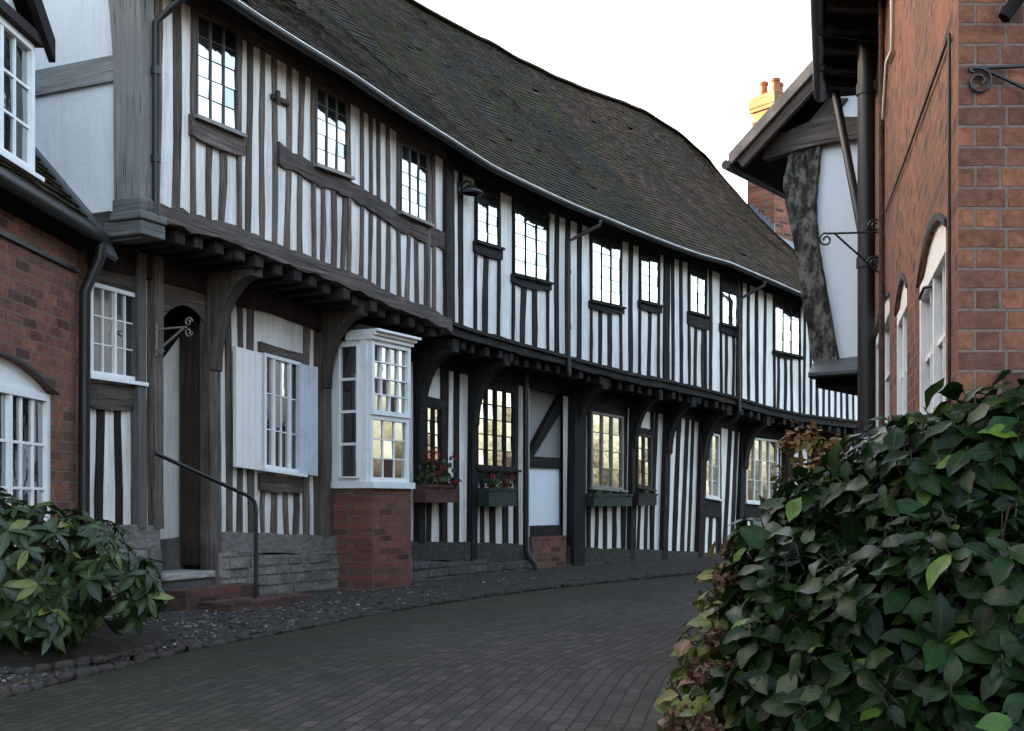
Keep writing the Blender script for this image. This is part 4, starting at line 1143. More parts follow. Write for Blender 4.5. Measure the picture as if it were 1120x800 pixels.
for r in range(rows):
    v0, v1 = r/rows, min(1, (r+1.3)/rows); y = 3.0-(w/2 if r % 2 else 0); yE = yend(lroof(9.4, v0).x)-.03
    while y < yE:
        a, b = y, min(y+w*.98, yE); y += w
        if b-a < .03: continue
        up = Vector((.74, 0, .67)); l1, l2 = .028+R.uniform(-.005, .008), .028+R.uniform(-.005, .008)
        A, B_, Cc, Dd = lroof(a, v0)+up*l1, lroof(b, v0)+up*l2, lroof(b, v1)+up*.005, lroof(a, v1)+up*.005
        mb.mesh([A, B_, Cc, Dd, A-up*.015, B_-up*.015], [(0, 1, 2, 3), (4, 5, 1, 0), (0, 3, 4), (1, 5, 2)])
lr = mb.build('roof', M['tile'], LH)
mb = MB(); mb.poly([lroof(y0-.1, 0), lroof(y1+.12, 0), lroof(yend(rx), 1), lroof(y0-.1, 1)]); mb.poly([Vector((rx, y0, rzz)), Vector((rx, yend(rx), rzz)), Vector((-10, yend(-10), ez)), Vector((-10, y0, ez))])
mb.poly([LP(y0, 0, ez-.01), LP(y1+.1, 0, ez-.01), LP(y1+.1, .16, ez+.07), LP(y0, .16, ez+.07)]); mb.build('roof_boarding', M['soffit'], lr)
mb = MB(); up = Vector((.74, 0, .67))
yv0, yv1 = yend(lroof(9.4, 0).x), yend(rx)
mb.hexa([lroof(yv0-.17, 0)+up*.045, lroof(yv0, 0)+up*.05, lroof(yv1, 1)+up*.05, lroof(yv1-.17, 1)+up*.045], [lroof(yv0-.17, 0), lroof(yv0, 0), lroof(yv1, 1), lroof(yv1-.17, 1)])
mb.build('verge_flashing', M['lead_d'], lr)
mb = MB(); q = lroof(y1+.12, .0)
mb.hexa([q+Vector((.02, -.05, -.10)), q+Vector((.06, .22, -.12)), q+Vector((-.06, .22, .17)), q+Vector((-.10, .0, .12))], [p_+Vector((-.03, .02, -.02)) for p_ in (q+Vector((.02, -.05, -.10)), q+Vector((.06, .22, -.12)), q+Vector((-.06, .22, .17)), q+Vector((-.10, .0, .12)))])
mb.build('lead_apron', M['lead'], lr)
mb = MB(); mb.tube([LP(3, .2, ez+.10), LP(y1+.06, .2, ez+.08)], .055, 10); mb.build('gutter', M['gutter'], LH)
mb = MB(); mb.tube([LP(y1-.0, .2, ez+.05), LP(y1-.0, .19, ez-.08), LP(y1, .07, ez-.35), LP(y1, .06, 0)], .045, 10); mb.build('downpipe', M['gutter'], LH)
# dormer
dy0, dy1, dz0, dz1 = 6.75, 8.72, 3.36, 4.38
DR = MB(); DX = -.06
DR.poly([LP(dy0, DX-.02, dz0-.3), LP(dy1, DX-.02, dz0-.3), LP(dy1, DX-.02, dz1), LP((dy0+dy1)/2, DX-.02, dz1+.85), LP(dy0, DX-.02, dz1)])
for y in (dy0, dy1): DR.poly([LP(y, DX-.02, dz0-.3), LP(y, DX-.02, dz1), Vector((-5.3, y, dz1)), Vector((-5.3, y, dz0-.3))])
DR = DR.build('dormer', M['plaster_g'], LH)
window_s(DR, dy0+.02, dy1-.005, dz0+.04, dz0+.04, dz1-.03, dz1-.03, DX-.01, 8, 3, M['paint'], M['glass_clear'], .05, .02, [2, 4, 6], .05, M['paint'], P=PL)
mb = MB(); ym = (dy0+dy1)/2; zt2 = dz1+.95
for sgn, ye in ((1, dy1+.14), (-1, dy0-.14)):
    e0 = LP(ye, DX+.13, dz1+.0); e1 = LP(ym, DX+.13, zt2)
    mb.hexa([e0-Zv*.10, e1-Zv*.12, e1+Zv*.06, e0+Zv*.07], [p_-Vector((.05, 0, 0)) for p_ in (e0-Zv*.10, e1-Zv*.12, e1+Zv*.06, e0+Zv*.07)], [(0, 0), (1.3, 0), (1.3, .15), (0, .15)])
mb.build('bargeboard', M['dark_v'], DR)
mb = MB()
for ye in (dy1+.14, dy0-.14):
    a, b = LP(ye, DX+.12, dz1+.06), LP(ym, DX+.12, zt2+.05); mb.poly([a, b, Vector((-5.6, ym, zt2+.05)), Vector((-5.6, ye, dz1+.06))])
mb.build('dormer_roof', M['tile'], DR)
mb = MB(); mb.hexa([LP(dy0-.1, DX+.09, dz1-.025), LP(dy1+.05, DX+.09, dz1-.025), LP(dy1+.05, DX+.09, dz1+.05), LP(dy0-.1, DX+.09, dz1+.05)], [LP(dy0-.1, DX, dz1-.025), LP(dy1+.05, DX, dz1-.025), LP(dy1+.05, DX, dz1+.05), LP(dy0-.1, DX, dz1+.05)], [(0, 0), (2, 0), (2, .1), (0, .1)]); mb.build('dormer_head', M['dark_v'], DR)

# ---------------------------------------------------------------- right brick house
A0 = Vector((1.51, 4.02)); A1 = Vector((3.13, 10.3)); ad = (A1-A0); AL = ad.length; ad.normalize(); an = Vector((-ad.y, ad.x))
RH = thing('brick_house', 'tall orange-red brick house with white arched windows and a black drainpipe', 'house', (4, 7, 0), 'brick houses facing the lane')
def RP(k, o, z): return Vector((A0.x+ad.x*k+an.x*o, A0.y+ad.y*k+an.y*o, z))
def kpx(x, o=0):
    r = (x-CX)/F; lo, hi = -1, 8
    for _ in range(40):
        m = (lo+hi)/2; q = RP(m, o, 0)
        if q.x-r*q.y > 0: lo = m
        else: hi = m
    return lo
rez = 4.75
op = [(kpx(1034.5), kpx(1004.5), .75, 2.02), (kpx(992), kpx(980), .75, 2.14), (kpx(973), kpx(957.5), .75, 2.36)]
mb = MB(); rise = .13
def rq(ka, kb, za0, zb0, za1, zb1): mb.poly([RP(ka, 0, za0), RP(kb, 0, zb0), RP(kb, 0, zb1), RP(ka, 0, za1)], [(-ka, za0), (-kb, zb0), (-kb, zb1), (-ka, za1)])
k0 = 0
for a, b, z0, z1 in op:
    rq(k0, a, -.1, -.1, rez, rez); rq(a, b, -.1, -.1, z0, z0); k0 = b
    for i in range(10):
        u0, u1 = i/10, (i+1)/10; f = lambda u: z1+rise*(1-(2*u-1)**2)
        rq(lerp(a, b, u0), lerp(a, b, u1), f(u0), f(u1), rez, rez)
        mb.poly([RP(lerp(a, b, u0), 0, f(u0)), RP(lerp(a, b, u1), 0, f(u1)), RP(lerp(a, b, u1), -.11, f(u1)), RP(lerp(a, b, u0), -.11, f(u0))])
    for k in (a, b): mb.poly([RP(k, 0, z0), RP(k, -.11, z0), RP(k, -.11, z1), RP(k, 0, z1)], [(0, z0), (.11, z0), (.11, z1), (0, z1)])
rq(k0, AL, -.1, -.1, rez, rez)
X1 = 7.6
mb.poly([Vector((A0.x, A0.y, -.1)), Vector((X1, A0.y, -.1)), Vector((X1, A0.y, rez)), Vector(((A0.x+X1)/2, A0.y, rez+2.6)), Vector((A0.x, A0.y, rez))],
        [(0, -.1), (X1-A0.x, -.1), (X1-A0.x, rez), ((X1-A0.x)/2, rez+2.6), (0, rez)])
mb.poly([RP(AL, 0, -.1), Vector((X1+1.6, A1.y, -.1)), Vector((X1+1.6, A1.y, rez)), Vector(((A1.x+X1+1.6)/2, A1.y, rez+2.6)), RP(AL, 0, rez)])
mb.poly([Vector((X1, A0.y, -.1)), Vector((X1+1.6, A1.y, -.1)), Vector((X1+1.6, A1.y, rez)), Vector((X1, A0.y, rez))])
mb.build('wall', M['brick_r'], RH)
for i, (a, b, z0, z1) in enumerate(op):
    wn = window_s(RH, a, b, z0, z0, z1, z1, -.055, 4 if i == 0 else 2, 4, M['paint'], M['glass_clear'], .07, .022, [2] if i == 0 else [1], .06, M['paint'], P=RP)
    mb = MB(); f = lambda u: z1+rise*(1-(2*u-1)**2)
    mb.prism([RP(lerp(a, b, u/10), -.018, f(u/10)) for u in range(11)], Vector((an.x, an.y, 0))*-.03); mb.build('arch_board', M['paint'], wn)
    mb = MB()
    for u in range(10):
        p0, p1 = lerp(a-.03, b+.03, u/10), lerp(a-.03, b+.03, (u+1)/10); z_0, z_1 = f(u/10), f((u+1)/10)
        mb.hexa([RP(p0, .01, z_0+.002), RP(p1, .01, z_1+.002), RP(p1, .01, z_1+.03), RP(p0, .01, z_0+.03)], [RP(p0, -.03, z_0+.002), RP(p1, -.03, z_1+.002), RP(p1, -.03, z_1+.03), RP(p0, -.03, z_0+.03)])
    mb.build('arch_joint', M['iron'], wn)
    if i == 0:
        for z in (1.38, 1.93):
            mb = MB(); mb.tube([RP(lerp(a, b, .55), -.03, z), RP(lerp(a, b, .55), .02, z-.01), RP(lerp(a, b, .75), .02, z-.015)], .008, 6)
            mb.build('handle', M['iron'], wn)
# eave, gutter, roof
mb = MB()
rr1 = [RP(-.3, .46, rez-.02), RP(AL+.35, .40, rez-.02)]
mb.poly([rr1[0], rr1[1], Vector(((A1.x+X1+1.6)/2, A1.y+.3, rez+2.75)), Vector(((A0.x+X1)/2, A0.y-.3, rez+2.75))])
mb.poly([Vector((X1+.4, A0.y-.3, rez)), Vector((X1+2.0, A1.y+.3, rez)), Vector(((A1.x+X1+1.6)/2, A1.y+.3, rez+2.75)), Vector(((A0.x+X1)/2, A0.y-.3, rez+2.75))])
rroof = mb.build('roof', M['tile'], RH)
mb = MB()
mb.hexa([RP(-.3, .44, rez-.10), RP(AL+.33, .38, rez-.10), RP(AL+.33, .38, rez-.03), RP(-.3, .44, rez-.03)], [RP(-.3, 0, rez-.10), RP(AL+.33, 0, rez-.10), RP(AL+.33, 0, rez-.03), RP(-.3, 0, rez-.03)])
mb.build('soffit', M['soffit'], rroof)
k = 0
while k < AL:
    mb = MB(); mb.hexa([RP(k, .40, rez-.17), RP(k+.09, .40, rez-.17), RP(k+.09, .40, rez-.102), RP(k, .40, rez-.102)], [RP(k, 0, rez-.22), RP(k+.09, 0, rez-.22), RP(k+.09, 0, rez-.102), RP(k, 0, rez-.102)]); k += .42
    mb.build('rafter_foot', M['dark_v'], rroof)
mb = MB(); mb.tube([RP(-.3, .50, rez-.06), RP(AL+.38, .44, rez-.06)], .062, 10); mb.build('gutter', M['gutter'], RH)
k = .4
while k < AL:
    mb = MB(); mb.tube([RP(k, .02, rez-.24), RP(k, .46, rez-.135)], .010, 5); k += .8; mb.build('gutter_stay', M['iron'], RH)
kp = kpx(947.5, .10)
mb = MB(); mb.tube([RP(kp, .10, rez-.1), RP(kp, .10, 0)], .068, 12); big_pipe = mb.build('soil_pipe', M['gutter'], RH)
for z in (2.86, 1.2, 4.2):
    mb = MB(); mb.tube([RP(kp, .10, z-.04), RP(kp, .10, z+.04)], .078, 12); mb.box(RP(kp, .03, z), (ad.x*.12, ad.y*.12, 0), (an.x*.02, an.y*.02, 0), (0, 0, .03)); mb.build('pipe_collar', M['gutter'], big_pipe)
mb = MB(); g0 = pt(912, 92, 10.45); g1 = pt(944, 262, 9.75)
mb.tube([g0+Vector((0, 0, .1)), g0, lerp(g0, g1, .5), g1, g1-Vector((0, 0, .25))], .038, 8); mb.build('downpipe', M['gutter'], RH)
kc = kpx(966, .02)
mb = MB(); mb.tube([RP(kc, .03, rez-.1), RP(kc, .03, .4)], .022, 8); mb.build('thin_pipe', M['brick_s'], RH)
# white cable, black cables on the wall
mb = MB(); kA = kpx(976, .02); zA = lambda y, k: EYE-(y-YH)*RP(k, .02, 0).y/F
kw = kpx(963, .015); 
mb.tube([RP(kA, .02, zA(-40, kA)), RP(kA, .02, zA(55, kA)), RP(kpx(970, .02), .02, zA(90, kpx(970))), RP(kpx(966, .02), .02, zA(150, kpx(966)))], .014, 6); mb.build('white_cable', M['paint'], RH)
mb = MB(); ka, kb = kpx(1039, .01), kpx(969, .01)
mb.tube([RP(ka, .012, zA(38, ka)), RP(lerp(ka, kb, .5), .012, lerp(zA(38, ka), zA(232, kb), .5)-.01), RP(kb, .012, zA(232, kb))], .006, 6)
mb.tube([RP(ka, .012, zA(38, ka)), RP(ka, .012, .3)], .006, 6); mb.build('black_cable', M['iron'], RH)
# a dark pole on the front wall, top right corner
mb = MB(); a, b = pt(1098, 20, 3.96), pt(1121, -12, 3.96); mb.tube([a, b], .022, 8); mb.build('bracket_bar', M['soffit'], RH)
# scrolled brackets
kb = kpx(967, .0); zb_ = EYE-(254-YH)*RP(kb, 0, 0).y/F; w0 = RP(kb, 0.01, zb_); av = Vector((-1, .12, 0)).normalized()
ln = .40
br = MB(); br.tube([w0, w0+av*ln], .008, 6); br.tube([w0-Zv*.32, w0+av*ln*.85-Zv*.0], .008, 6); br.tube([w0+Zv*.08, w0-Zv*.34], .011, 6)
br.tube(iron_scroll(w0+av*(ln)-Zv*.045, Vector((0, 0, 1)), av, .05, 1.3), .007, 6); br.tube(iron_scroll(w0+av*.05+Zv*.05, av, Zv, .05, 1.4), .007, 6); br.tube(iron_scroll(w0+av*.06-Zv*.22, av, Zv, .05, 1.4), .007, 6)
tag(br.build('iron_bracket', M['iron'], None, w0), 'black scrolled bracket standing out from the brick side wall by the drainpipe', 'bracket', 'iron sign brackets')
w0 = Vector((1.555, 4.01, EYE+(550-74)*4.0/F)); av = Vector((1, -.12, 0)).normalized()
br = MB(); br.tube([w0, w0+av*.75], .006, 6); br.tube([w0+av*.03, w0+av*.55-Zv*.28], .006, 6); br.tube(iron_scroll(w0+Zv*-.045+av*.02, Zv, av, .045, 1.4), .0055, 6); br.tube([w0+Zv*.0, w0+Vector((0, .03, 0))], .012, 6)
br.tube([w0+av*.55-Zv*.28, w0+av*.75-Zv*.02], .009, 6)
tag(br.build('iron_bracket', M['iron'], None, w0), 'black scrolled bracket on the front brick face at the near corner', 'bracket', 'iron sign brackets')

# ---------------------------------------------------------------- timber gable house beyond it
G = Vector((2.815, 12.0)); ge = Vector((.8, -.6)); gb_ = Vector((.6, .8))
GH = thing('gabled_timber_house', 'jettied white gabled house with curved grey corner post and lead hood', 'house', (4.6, 13, 0))
def GP(k, o, z): return Vector((G.x+ge.x*k-gb_.x*o, G.y+ge.y*k-gb_.y*o, z))      # o = towards the viewer
def gpx(x, y, o=0):
    r = (x-CX)/F; q = GP(0, o, 0); k = (r*q.y-q.x)/(ge.x-r*ge.y); q = GP(k, o, 0)
    return k, EYE-(y-YH)*q.y/F
kR = 2.5
vL = gpx(800, 182, .35); vU = gpx(905, 66, .35); sl = (vU[1]-vL[1])/(vU[0]-vL[0]); kM = 1.25; zM = vL[1]+sl*(kM-vL[0])
ol = [gpx(*p) for p in ((862, 165), (862, 215), (874, 287), (886, 350), (897, 402))]
wallp = ol+[(kR, ol[-1][1]), (kR, ol[0][1]), (kM, zM-.25)]
mb = MB(); front = [GP(k, 0, z) for k, z in wallp]; mb.poly(front)
back = [p+Vector((gb_.x, gb_.y, 0))*5 for p in front]; n = len(front)
for i in range(n): j = (i+1) % n; mb.poly([front[i], back[i], back[j], front[j]])
mb.build('upper_wall', M['plaster_g'], GH)
mb = MB(); kg = gpx(952, 440)[0]; zq = ol[-1][1]
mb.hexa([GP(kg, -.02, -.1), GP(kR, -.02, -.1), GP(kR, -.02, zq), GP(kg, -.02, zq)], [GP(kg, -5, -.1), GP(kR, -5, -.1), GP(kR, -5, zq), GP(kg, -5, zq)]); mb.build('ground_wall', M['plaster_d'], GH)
lft = [(868, 160), (857, 195), (859, 215), (865, 245), (872, 287), (880, 340), (890, 395), (892, 402)]; rgt = [(898, 160), (893, 200), (892, 230), (894, 262), (898, 292), (906, 335), (916, 390), (918, 402)]
mb = MB()
def dens(L):
    o = []
    for a, b in zip(L, L[1:]):
        for k in range(3): o.append((lerp(a[0], b[0], k/3)+R.uniform(-.9, .9), lerp(a[1], b[1], k/3)))
    return o+[L[-1]]
DL, DRt = dens(lft), dens(rgt)
for i in range(len(DL)-1):
    c = [gpx(*DL[i+1], .05), gpx(*DRt[i+1], .05), gpx(*DRt[i], .05), gpx(*DL[i], .05)]
    mb.hexa([GP(k, .07, z) for k, z in c], [GP(k, -.25, z) for k, z in c], [(k, z) for k, z in c])
mb.build('curved_post', M['lichen'], GH)
mb = MB(); n = 9; prev = None
for i in range(n+1):
    x = lerp(836, 960, i/n); yb = lerp(176, 150, (i/n))-4*sin(pi*i/n); cur = (gpx(x, yb, .06), gpx(x, yb-26+3*sin(i), .06))
    if prev:
        c = [prev[0], cur[0], cur[1], prev[1]]; mb.hexa([GP(k, .10, z) for k, z in c], [GP(k, -.02, z) for k, z in c], [(k, z) for k, z in c])
    prev = cur
mb.build('tie_beam', M['brown_h'], GH)
mb = MB()
for (x0, y0_, x1_, y1_) in ((858, 168, 915, 108),):
    c = [gpx(x0, y0_, .03), gpx(x0+22, y0_, .03), gpx(x1_+12, y1_, .03), gpx(x1_-8, y1_, .03)]
    mb.hexa([GP(k, .05, z) for k, z in c], [GP(k, -.02, z) for k, z in c], [(0, 0), (.2, 0), (.2, 1), (0, 1)])
mb.build('principal_rafter', M['brown_v'], GH)
# roof with thick verge, bargeboard
def groof(k, o, dz=0): return GP(k, o, vL[1]+sl*(min(k, 2*kM-k)-vL[0])+dz)
mb = MB()
kE = vL[0]; kE2 = 2*kM-kE
for a, b in ((kE, kM), (kM, kE2)):
    mb.hexa([groof(a, .36, 0), groof(b, .36, 0), groof(b, .36, .10), groof(a, .36, .10)], [groof(a, -7.4, 0), groof(b, -7.4, 0), groof(b, -7.4, .10), groof(a, -7.4, .10)])
gr = mb.build('roof', M['tile'], GH)
mb = MB()
mb.hexa([groof(kE-.01, .40, .0), groof(kM, .40, .0), groof(kM, .40, .125), groof(kE-.01, .40, .125)], [groof(kE-.01, .362, .0), groof(kM, .362, .0), groof(kM, .362, .125), groof(kE-.01, .362, .125)], [(0, 0), (2.4, 0), (2.4, .1), (0, .1)])
mb.build('verge_board', M['verge'], gr)
mb = MB()
mb.hexa([groof(kE+.12, .345, -.13), groof(kM, .345, -.13), groof(kM, .345, -.004), groof(kE+.06, .345, -.004)], [groof(kE+.12, .29, -.13), groof(kM, .29, -.13), groof(kM, .29, -.004), groof(kE+.06, .29, -.004)], [(0, 0), (2.4, 0), (2.4, .1), (0, .1)])
mb.build('bargeboard', M['brown_h'], gr)
mb = MB(); mb.tube([groof(kE-.03, .42, .03), groof(kE-.03, -5, .03)], .05, 8); mb.build('gutter', M['gutter'], gr)
mb = MB(); zw_ = groof(.1, 0).z  # unseen brick wing, added for the ground-floor windows to reflect
mb.hexa([GP(.1, -5.02, -.1), GP(kR, -5.02, -.1), GP(kR, -5.02, zw_), GP(.1, -5.02, zw_)], [GP(.1, -7.2, -.1), GP(kR, -7.2, -.1), GP(kR, -7.2, zw_), GP(.1, -7.2, zw_)])
mb.prism([GP(.1, -7.2, zw_), GP(kR, -7.2, zw_), GP(kM, -7.2, groof(kM, 0).z-.02)], (-gb_.x*.2, -gb_.y*.2, 0)); mb.build('unseen_wing', M['brick_r'], GH)
# lead hood over the jetty
mb = MB(); h0 = gpx(884, 408, .5); h1 = gpx(892, 400, 0); kk = kR
zf, zw = h0[1], h1[1]+.02
top = [GP(h0[0], .5, zf), GP(kk, .5, zf), GP(kk, 0, zw+.12), GP(h1[0]-.02, 0, zw+.02)]
bot = [p-Vector((0, 0, .045)) for p in top[:2]]+[GP(kk, -.0, zw-.16), GP(h1[0]-.02, 0, zw-.16)]
thin = [p-Vector((0, 0, .03)) for p in top]
mb.hexa(top, thin); hood = mb.build('lead_hood', M['lead_d'], GH)
mb = MB(); mb.hexa([p-Vector((0, 0, .033)) for p in top], bot); mb.build('hood_soffit', M['soffit'], hood)  # underside shade put into a near-black colour
mb = MB(); mb.hexa([GP(h1[0], -.002, zq-.2), GP(kk, -.002, zq-.2), GP(kk, -.002, zq-.004), GP(h1[0], -.002, zq-.004)], [GP(h1[0], -5, zq-.2), GP(kk, -5, zq-.2), GP(kk, -5, zq-.004), GP(h1[0], -5, zq-.004)]); mb.build('jetty_floor', M['soffit'], GH)

# ---------------------------------------------------------------- ground, lane, verges
mb = MB(); mb.poly([(-250, -200, -.06), (250, -200, -.06), (250, 400, -.06), (-250, 400, -.06)]); structure(mb.build('ground', M['soil'], None))
K = Line([(-4.2, -6), (-3.55, 0), (-3.1, 3), (-2.78, 5), (-2.58, 6.1), (-2.2, 7.9), (-1.66, 9.3), (-.94, 11.25), (.45, 13.75), (2.25, 16.2), (3.6, 18), (5.6, 20.1), (8.5, 22.3), (13, 24.8), (20, 27)])
LW = 3.75
mb = MB(); n = int(K.L/.25); m_ = 8
for i in range(n):
    a, b = lerp(0, K.L, i/n), lerp(0, K.L, (i+1)/n)
    for j in range(m_):
        c, d = LW*j/m_, LW*(j+1)/m_
        zf_ = lambda o: .022*sin(pi*o/LW)
        mb.poly([K.P(a, c, zf_(c)), K.P(a, d, zf_(d)), K.P(b, d, zf_(d)), K.P(b, c, zf_(c))], [(a, c), (a, d), (b, d), (b, c)], True)
structure(mb.build('lane', M['lane'], None))
# gravel verge up to the house walls
def vz(s, o): return .012+.035*min(1, -o/.6)+.02*noise.noise(Vector((s*2.3, o*2.3, 0)))+.012*noise.noise(Vector((s*9, o*9, 2)))
sv0 = 6.0; mb = MB(); n = int((K.L-sv0)/.12)
for i in range(n):
    a, b = lerp(sv0, K.L, i/n), lerp(sv0, K.L, (i+1)/n)
    for j in range(14):
        c, d = -.10-.16*j, -.10-.16*(j+1)
        mb.poly([K.P(a, c, vz(a, c)), K.P(b, c, vz(b, c)), K.P(b, d, vz(b, d)), K.P(a, d, vz(a, d))], None, True)
structure(mb.build('verge', M['gravel'], None))
def stone(mb, c, rx, ry, rz, ang):
    ph = [R.uniform(.75, 1.2) for _ in range(9)]; vs = []; ca, sa_ = cos(ang), sin(ang)
    for zz_, f in ((-.5, .7), (.1, 1.0), (.55, .75)):
        for k in range(6):
            a = 2*pi*k/6; x, y = rx*f*cos(a)*ph[k], ry*f*sin(a)*ph[k]; vs.append(c+Vector((x*ca-y*sa_, x*sa_+y*ca, zz_*rz*ph[k])))
    vs.append(c+Vector((0, 0, rz*.72)))
    fs = []
    for l in range(2):
        for k in range(6): fs.append((l*6+k, l*6+(k+1) % 6, (l+1)*6+(k+1) % 6, (l+1)*6+k))
    for k in range(6): fs.append((12+k, 12+(k+1) % 6, 18))
    mb.mesh(vs, fs, None, True)
mb = MB()
for i in range(7500):
    s = sv0+1.2+abs(R.gauss(0, 1))*5.2
    if s > K.L: continue
    o = -R.uniform(.06, 1.5); q = K.P(s, o, 0)
    r = R.uniform(.006, .016) if R.random() < .96 else R.uniform(.015, .028)
    q.z = vz(s, o)+r*.3; stone(mb, q, r*1.2, r, r*.8, R.uniform(0, 3))
structure(mb.build('gravel', M['pebble'], None), 'stuff')
mb = MB(); s = sv0
while s < K.L:      # edging setts along the lane
    l = R.uniform(.07, .19); q = K.P(s+l/2, -.045+R.uniform(-.02, .02), .008+R.uniform(-.012, .006)); t = K.loc(s)[1]
    stone(mb, q, l*.54, R.uniform(.04, .065), R.uniform(.035, .06), math.atan2(t.y, t.x)); s += l+.008
structure(mb.build('kerb', M['kerb'], None))
mb = MB()      # fallen leaves blown along the verge and the bed
for i in range(420):
    s = sv0+1+abs(R.gauss(0, 1))*5; o = min(-.06, R.gauss(-.35, .3)); q = K.P(s, o, 0); q.z = vz(s, o)+.014
    a = R.uniform(0, 6.28); leaf(mb, q, Vector((cos(a), sin(a), R.uniform(-.1, .25))), Vector((0, 0, 1))+rv()*.4, R.uniform(.03, .065), R.uniform(.02, .035), R.uniform(-.3, .3), R.uniform(.1, .5))
structure(mb.build('leaf_litter', M['litter'], None), 'stuff')
# planting bed by the left house with stone edging
bc = [(-2.35, 7.95), (-2.5, 7.3), (-2.75, 6.75), (-3.2, 6.6), (-3.45, 6.9), (-3.45, 9.0), (-2.9, 9.25), (-2.45, 8.7)]
mb = MB(); ctr = Vector((-2.95, 7.9, .16))
for (a, b) in zip(bc, bc[1:]+bc[:1]):
    n = 6
    for i in range(n):
        p0 = Vector((lerp(a[0], b[0], i/n), lerp(a[1], b[1], i/n), .03)); p1 = Vector((lerp(a[0], b[0], (i+1)/n), lerp(a[1], b[1], (i+1)/n), .03))
        for j in range(5):
            f0, f1 = j/5, (j+1)/5
            g = lambda p, f: (lambda q: q+Vector((0, 0, .05*noise.noise(q*6)*(f > 0))))(p.lerp(ctr, f)+Vector((0, 0, .05*sin(pi*f))))
            mb.poly([g(p0, f0), g(p1, f0), g(p1, f1), g(p0, f1)], None, True)
structure(mb.build('flower_bed', M['soil'], None))
mb = MB()
for (a, b) in list(zip(bc, bc[1:]))[:4]:
    L_ = math.dist(a, b); t = 0
    while t < L_:
        l = R.uniform(.07, .17); f = (t+l/2)/L_; q = Vector((lerp(a[0], b[0], f), lerp(a[1], b[1], f), .04)); stone(mb, q, l*.54, R.uniform(.03, .05), R.uniform(.03, .055), math.atan2(b[1]-a[1], b[0]-a[0])); t += l
structure(mb.build('bed_edging', M['kerb'], None))
mb = MB()
hb = [(.75, 2.2), (.62, 3.4), (.75, 4.6), (1.0, 5.6), (1.9, 7.5), (2.6, 10), (3.2, 10), (3.1, 3.0), (3.0, 2.2)]
mb.poly([(x, y, .012) for x, y in hb][::-1]); structure(mb.build('hedge_bed', M['soil'], None))

# ---------------------------------------------------------------- shrubs
r = thing('evergreen_shrub', 'big glossy dark green camellia bush in front of the brick house corner', 'shrub', (1.4, 3.6, 0))
blobs = [B(1095, 545, 3.75, .36, .34), B(1010, 585, 3.8, .36, .36), B(935, 590, 3.95, .27, .26), B(880, 615, 3.95, .22, .22), B(905, 690, 3.75, .3, .3), B(880, 760, 3.6, .24, .3),
         B(1000, 700, 3.45, .36, .34), B(1095, 690, 3.35, .36, .36), B(965, 790, 3.4, .32, .30), B(1080, 800, 3.2, .36, .32), B(905, 555, 4.15, .17, .16), B(985, 520, 4.1, .2, .18), B(1060, 500, 4.0, .22, .2), B(1130, 480, 3.9, .25, .2),
         B(842, 640, 3.95, .12, .13), B(850, 590, 4.05, .1, .1), B(1150, 620, 3.6, .3, .4)]
shrub(r, blobs, 1150, 6, .102, .54, M['laurel'], [(1.3, 3.6, 0), (1.0, 3.6, 0), (1.5, 3.5, 0)], .5, .3)
r = thing('rhododendron_bush', 'broad-leaved green bush in the bed under the arched window of the low brick house', 'shrub', (-2.9, 7.4, 0.05))
blobs = [B(30, 630, 7.4, .50, .42), B(95, 610, 7.45, .30, .25), B(128, 640, 7.4, .24, .22), B(40, 590, 7.5, .36, .22), B(-40, 610, 7.5, .5, .45), B(40, 680, 7.2, .30, .16), B(150, 652, 7.4, .12, .14)]
shrub(r, blobs, 360, 6, .14, .36, M['rhodo'], [(-2.95, 7.4, .05), (-2.75, 7.4, .05), (-3.2, 7.3, .05)], .38, .3, True, .014)
r = thing('hydrangea', 'faded hydrangea with brown dried flower heads beside the paved lane', 'shrub', (.75, 4.0, 0))
blobs = [B(812, 650, 4.3, .13, .2), B(800, 720, 4.05, .17, .2), B(780, 780, 3.9, .17, .15), B(830, 780, 3.8, .17, .2), B(800, 800, 3.7, .2, .15)]
shrub(r, blobs, 170, 4, .085, .62, M['hyd_leaf'], [(.8, 4.0, 0), (.7, 3.9, 0)], .4, .2, False, .008)
for x, y, d, rad in ((803, 602, 3.98, .042), (796, 632, 3.95, .045), (812, 648, 3.9, .038), (786, 700, 3.88, .042), (815, 690, 3.8, .036), (770, 738, 3.78, .05), (800, 735, 3.72, .036), (748, 790, 3.65, .055), (772, 800, 3.6, .045)):
    c = pt(x, y, d); f = MB()
    for k in range(130):
        v = rv(); v.z *= .8; leaf(f, c+v*rad*R.uniform(.6, 1.0), (v+rv()*.8), v, .022, .02, .4, .3, 2)
    f.build('flower_head', M['hyd_head'], r)
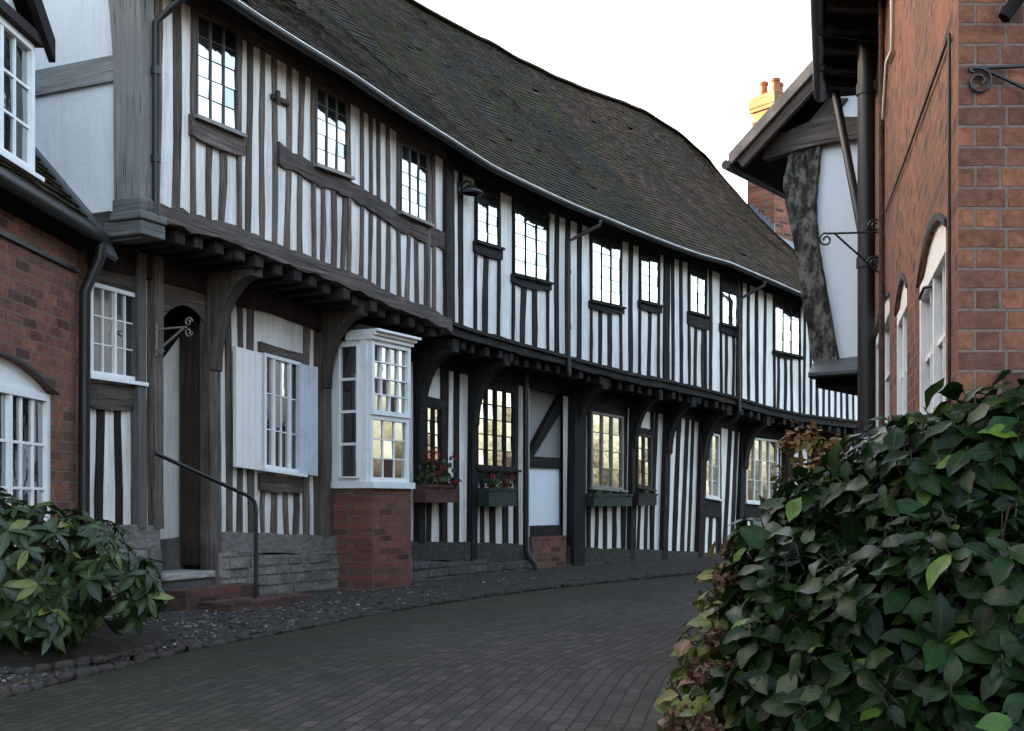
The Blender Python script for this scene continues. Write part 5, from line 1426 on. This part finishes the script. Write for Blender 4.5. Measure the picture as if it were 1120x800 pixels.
r = thing('orange_shrub', 'small orange-leaved shrub showing behind the top of the dark evergreen bush', 'shrub', (1.9, 7.0, 0))
blobs = [B(878, 492, 7.0, .14, .14), B(900, 520, 7.0, .24, .2), B(930, 560, 7.0, .35, .35), B(920, 650, 7.0, .4, .4), B(905, 487, 7.05, .14, .1)]
shrub(r, blobs, 480, 5, .06, .55, M['orange_leaf'], [(1.9, 7.0, 0), (1.8, 7.0, 0)], .2, .2, False, .010)

# ---------------------------------------------------------------- camera, light
cam = bpy.data.cameras.new('camera'); co = bpy.data.objects.new('camera', cam); C.objects.link(co)
co.location = (0, 0, EYE); co.rotation_euler = (radians(90), 0, 0)
cam.sensor_width = 36; cam.lens = 36*F/1120; cam.shift_y = (YH-400)/1120; cam.clip_start = .05; cam.clip_end = 2000
bpy.context.scene.camera = co
sc = bpy.context.scene
SUN_EL, SUN_AZ = radians(9), radians(-58)         # azimuth measured from +Y towards +X
sd = Vector((sin(SUN_AZ)*cos(SUN_EL), cos(SUN_AZ)*cos(SUN_EL), sin(SUN_EL)))
w = bpy.data.worlds.new('World'); sc.world = w; w.use_nodes = True
bg = w.node_tree.nodes['Background']; sky = w.node_tree.nodes.new('ShaderNodeTexSky'); sky.sky_type = 'NISHITA'
sky.sun_disc = False; sky.sun_elevation = SUN_EL; sky.sun_rotation = SUN_AZ; sky.air_density = 0.76; sky.dust_density = 5.5; sky.ozone_density = 0.0
w.node_tree.links.new(sky.outputs[0], bg.inputs[0]); bg.inputs[1].default_value = .15
sl_ = bpy.data.lights.new('sun', 'SUN'); so = bpy.data.objects.new('sun', sl_); C.objects.link(so)
sl_.energy = 2.0; sl_.angle = radians(.5); sl_.color = (1, .84, .62)
so.rotation_euler = sd.to_track_quat('Z', 'Y').to_euler()
sc.view_settings.view_transform = 'Standard'; sc.view_settings.look = 'None'; sc.view_settings.gamma = 1; sc.view_settings.exposure = 3.8
sc.cycles.use_denoising = True; sc.cycles.max_bounces = 6
for o in list(bpy.data.objects):
    if '_b' in o: del o['_b']
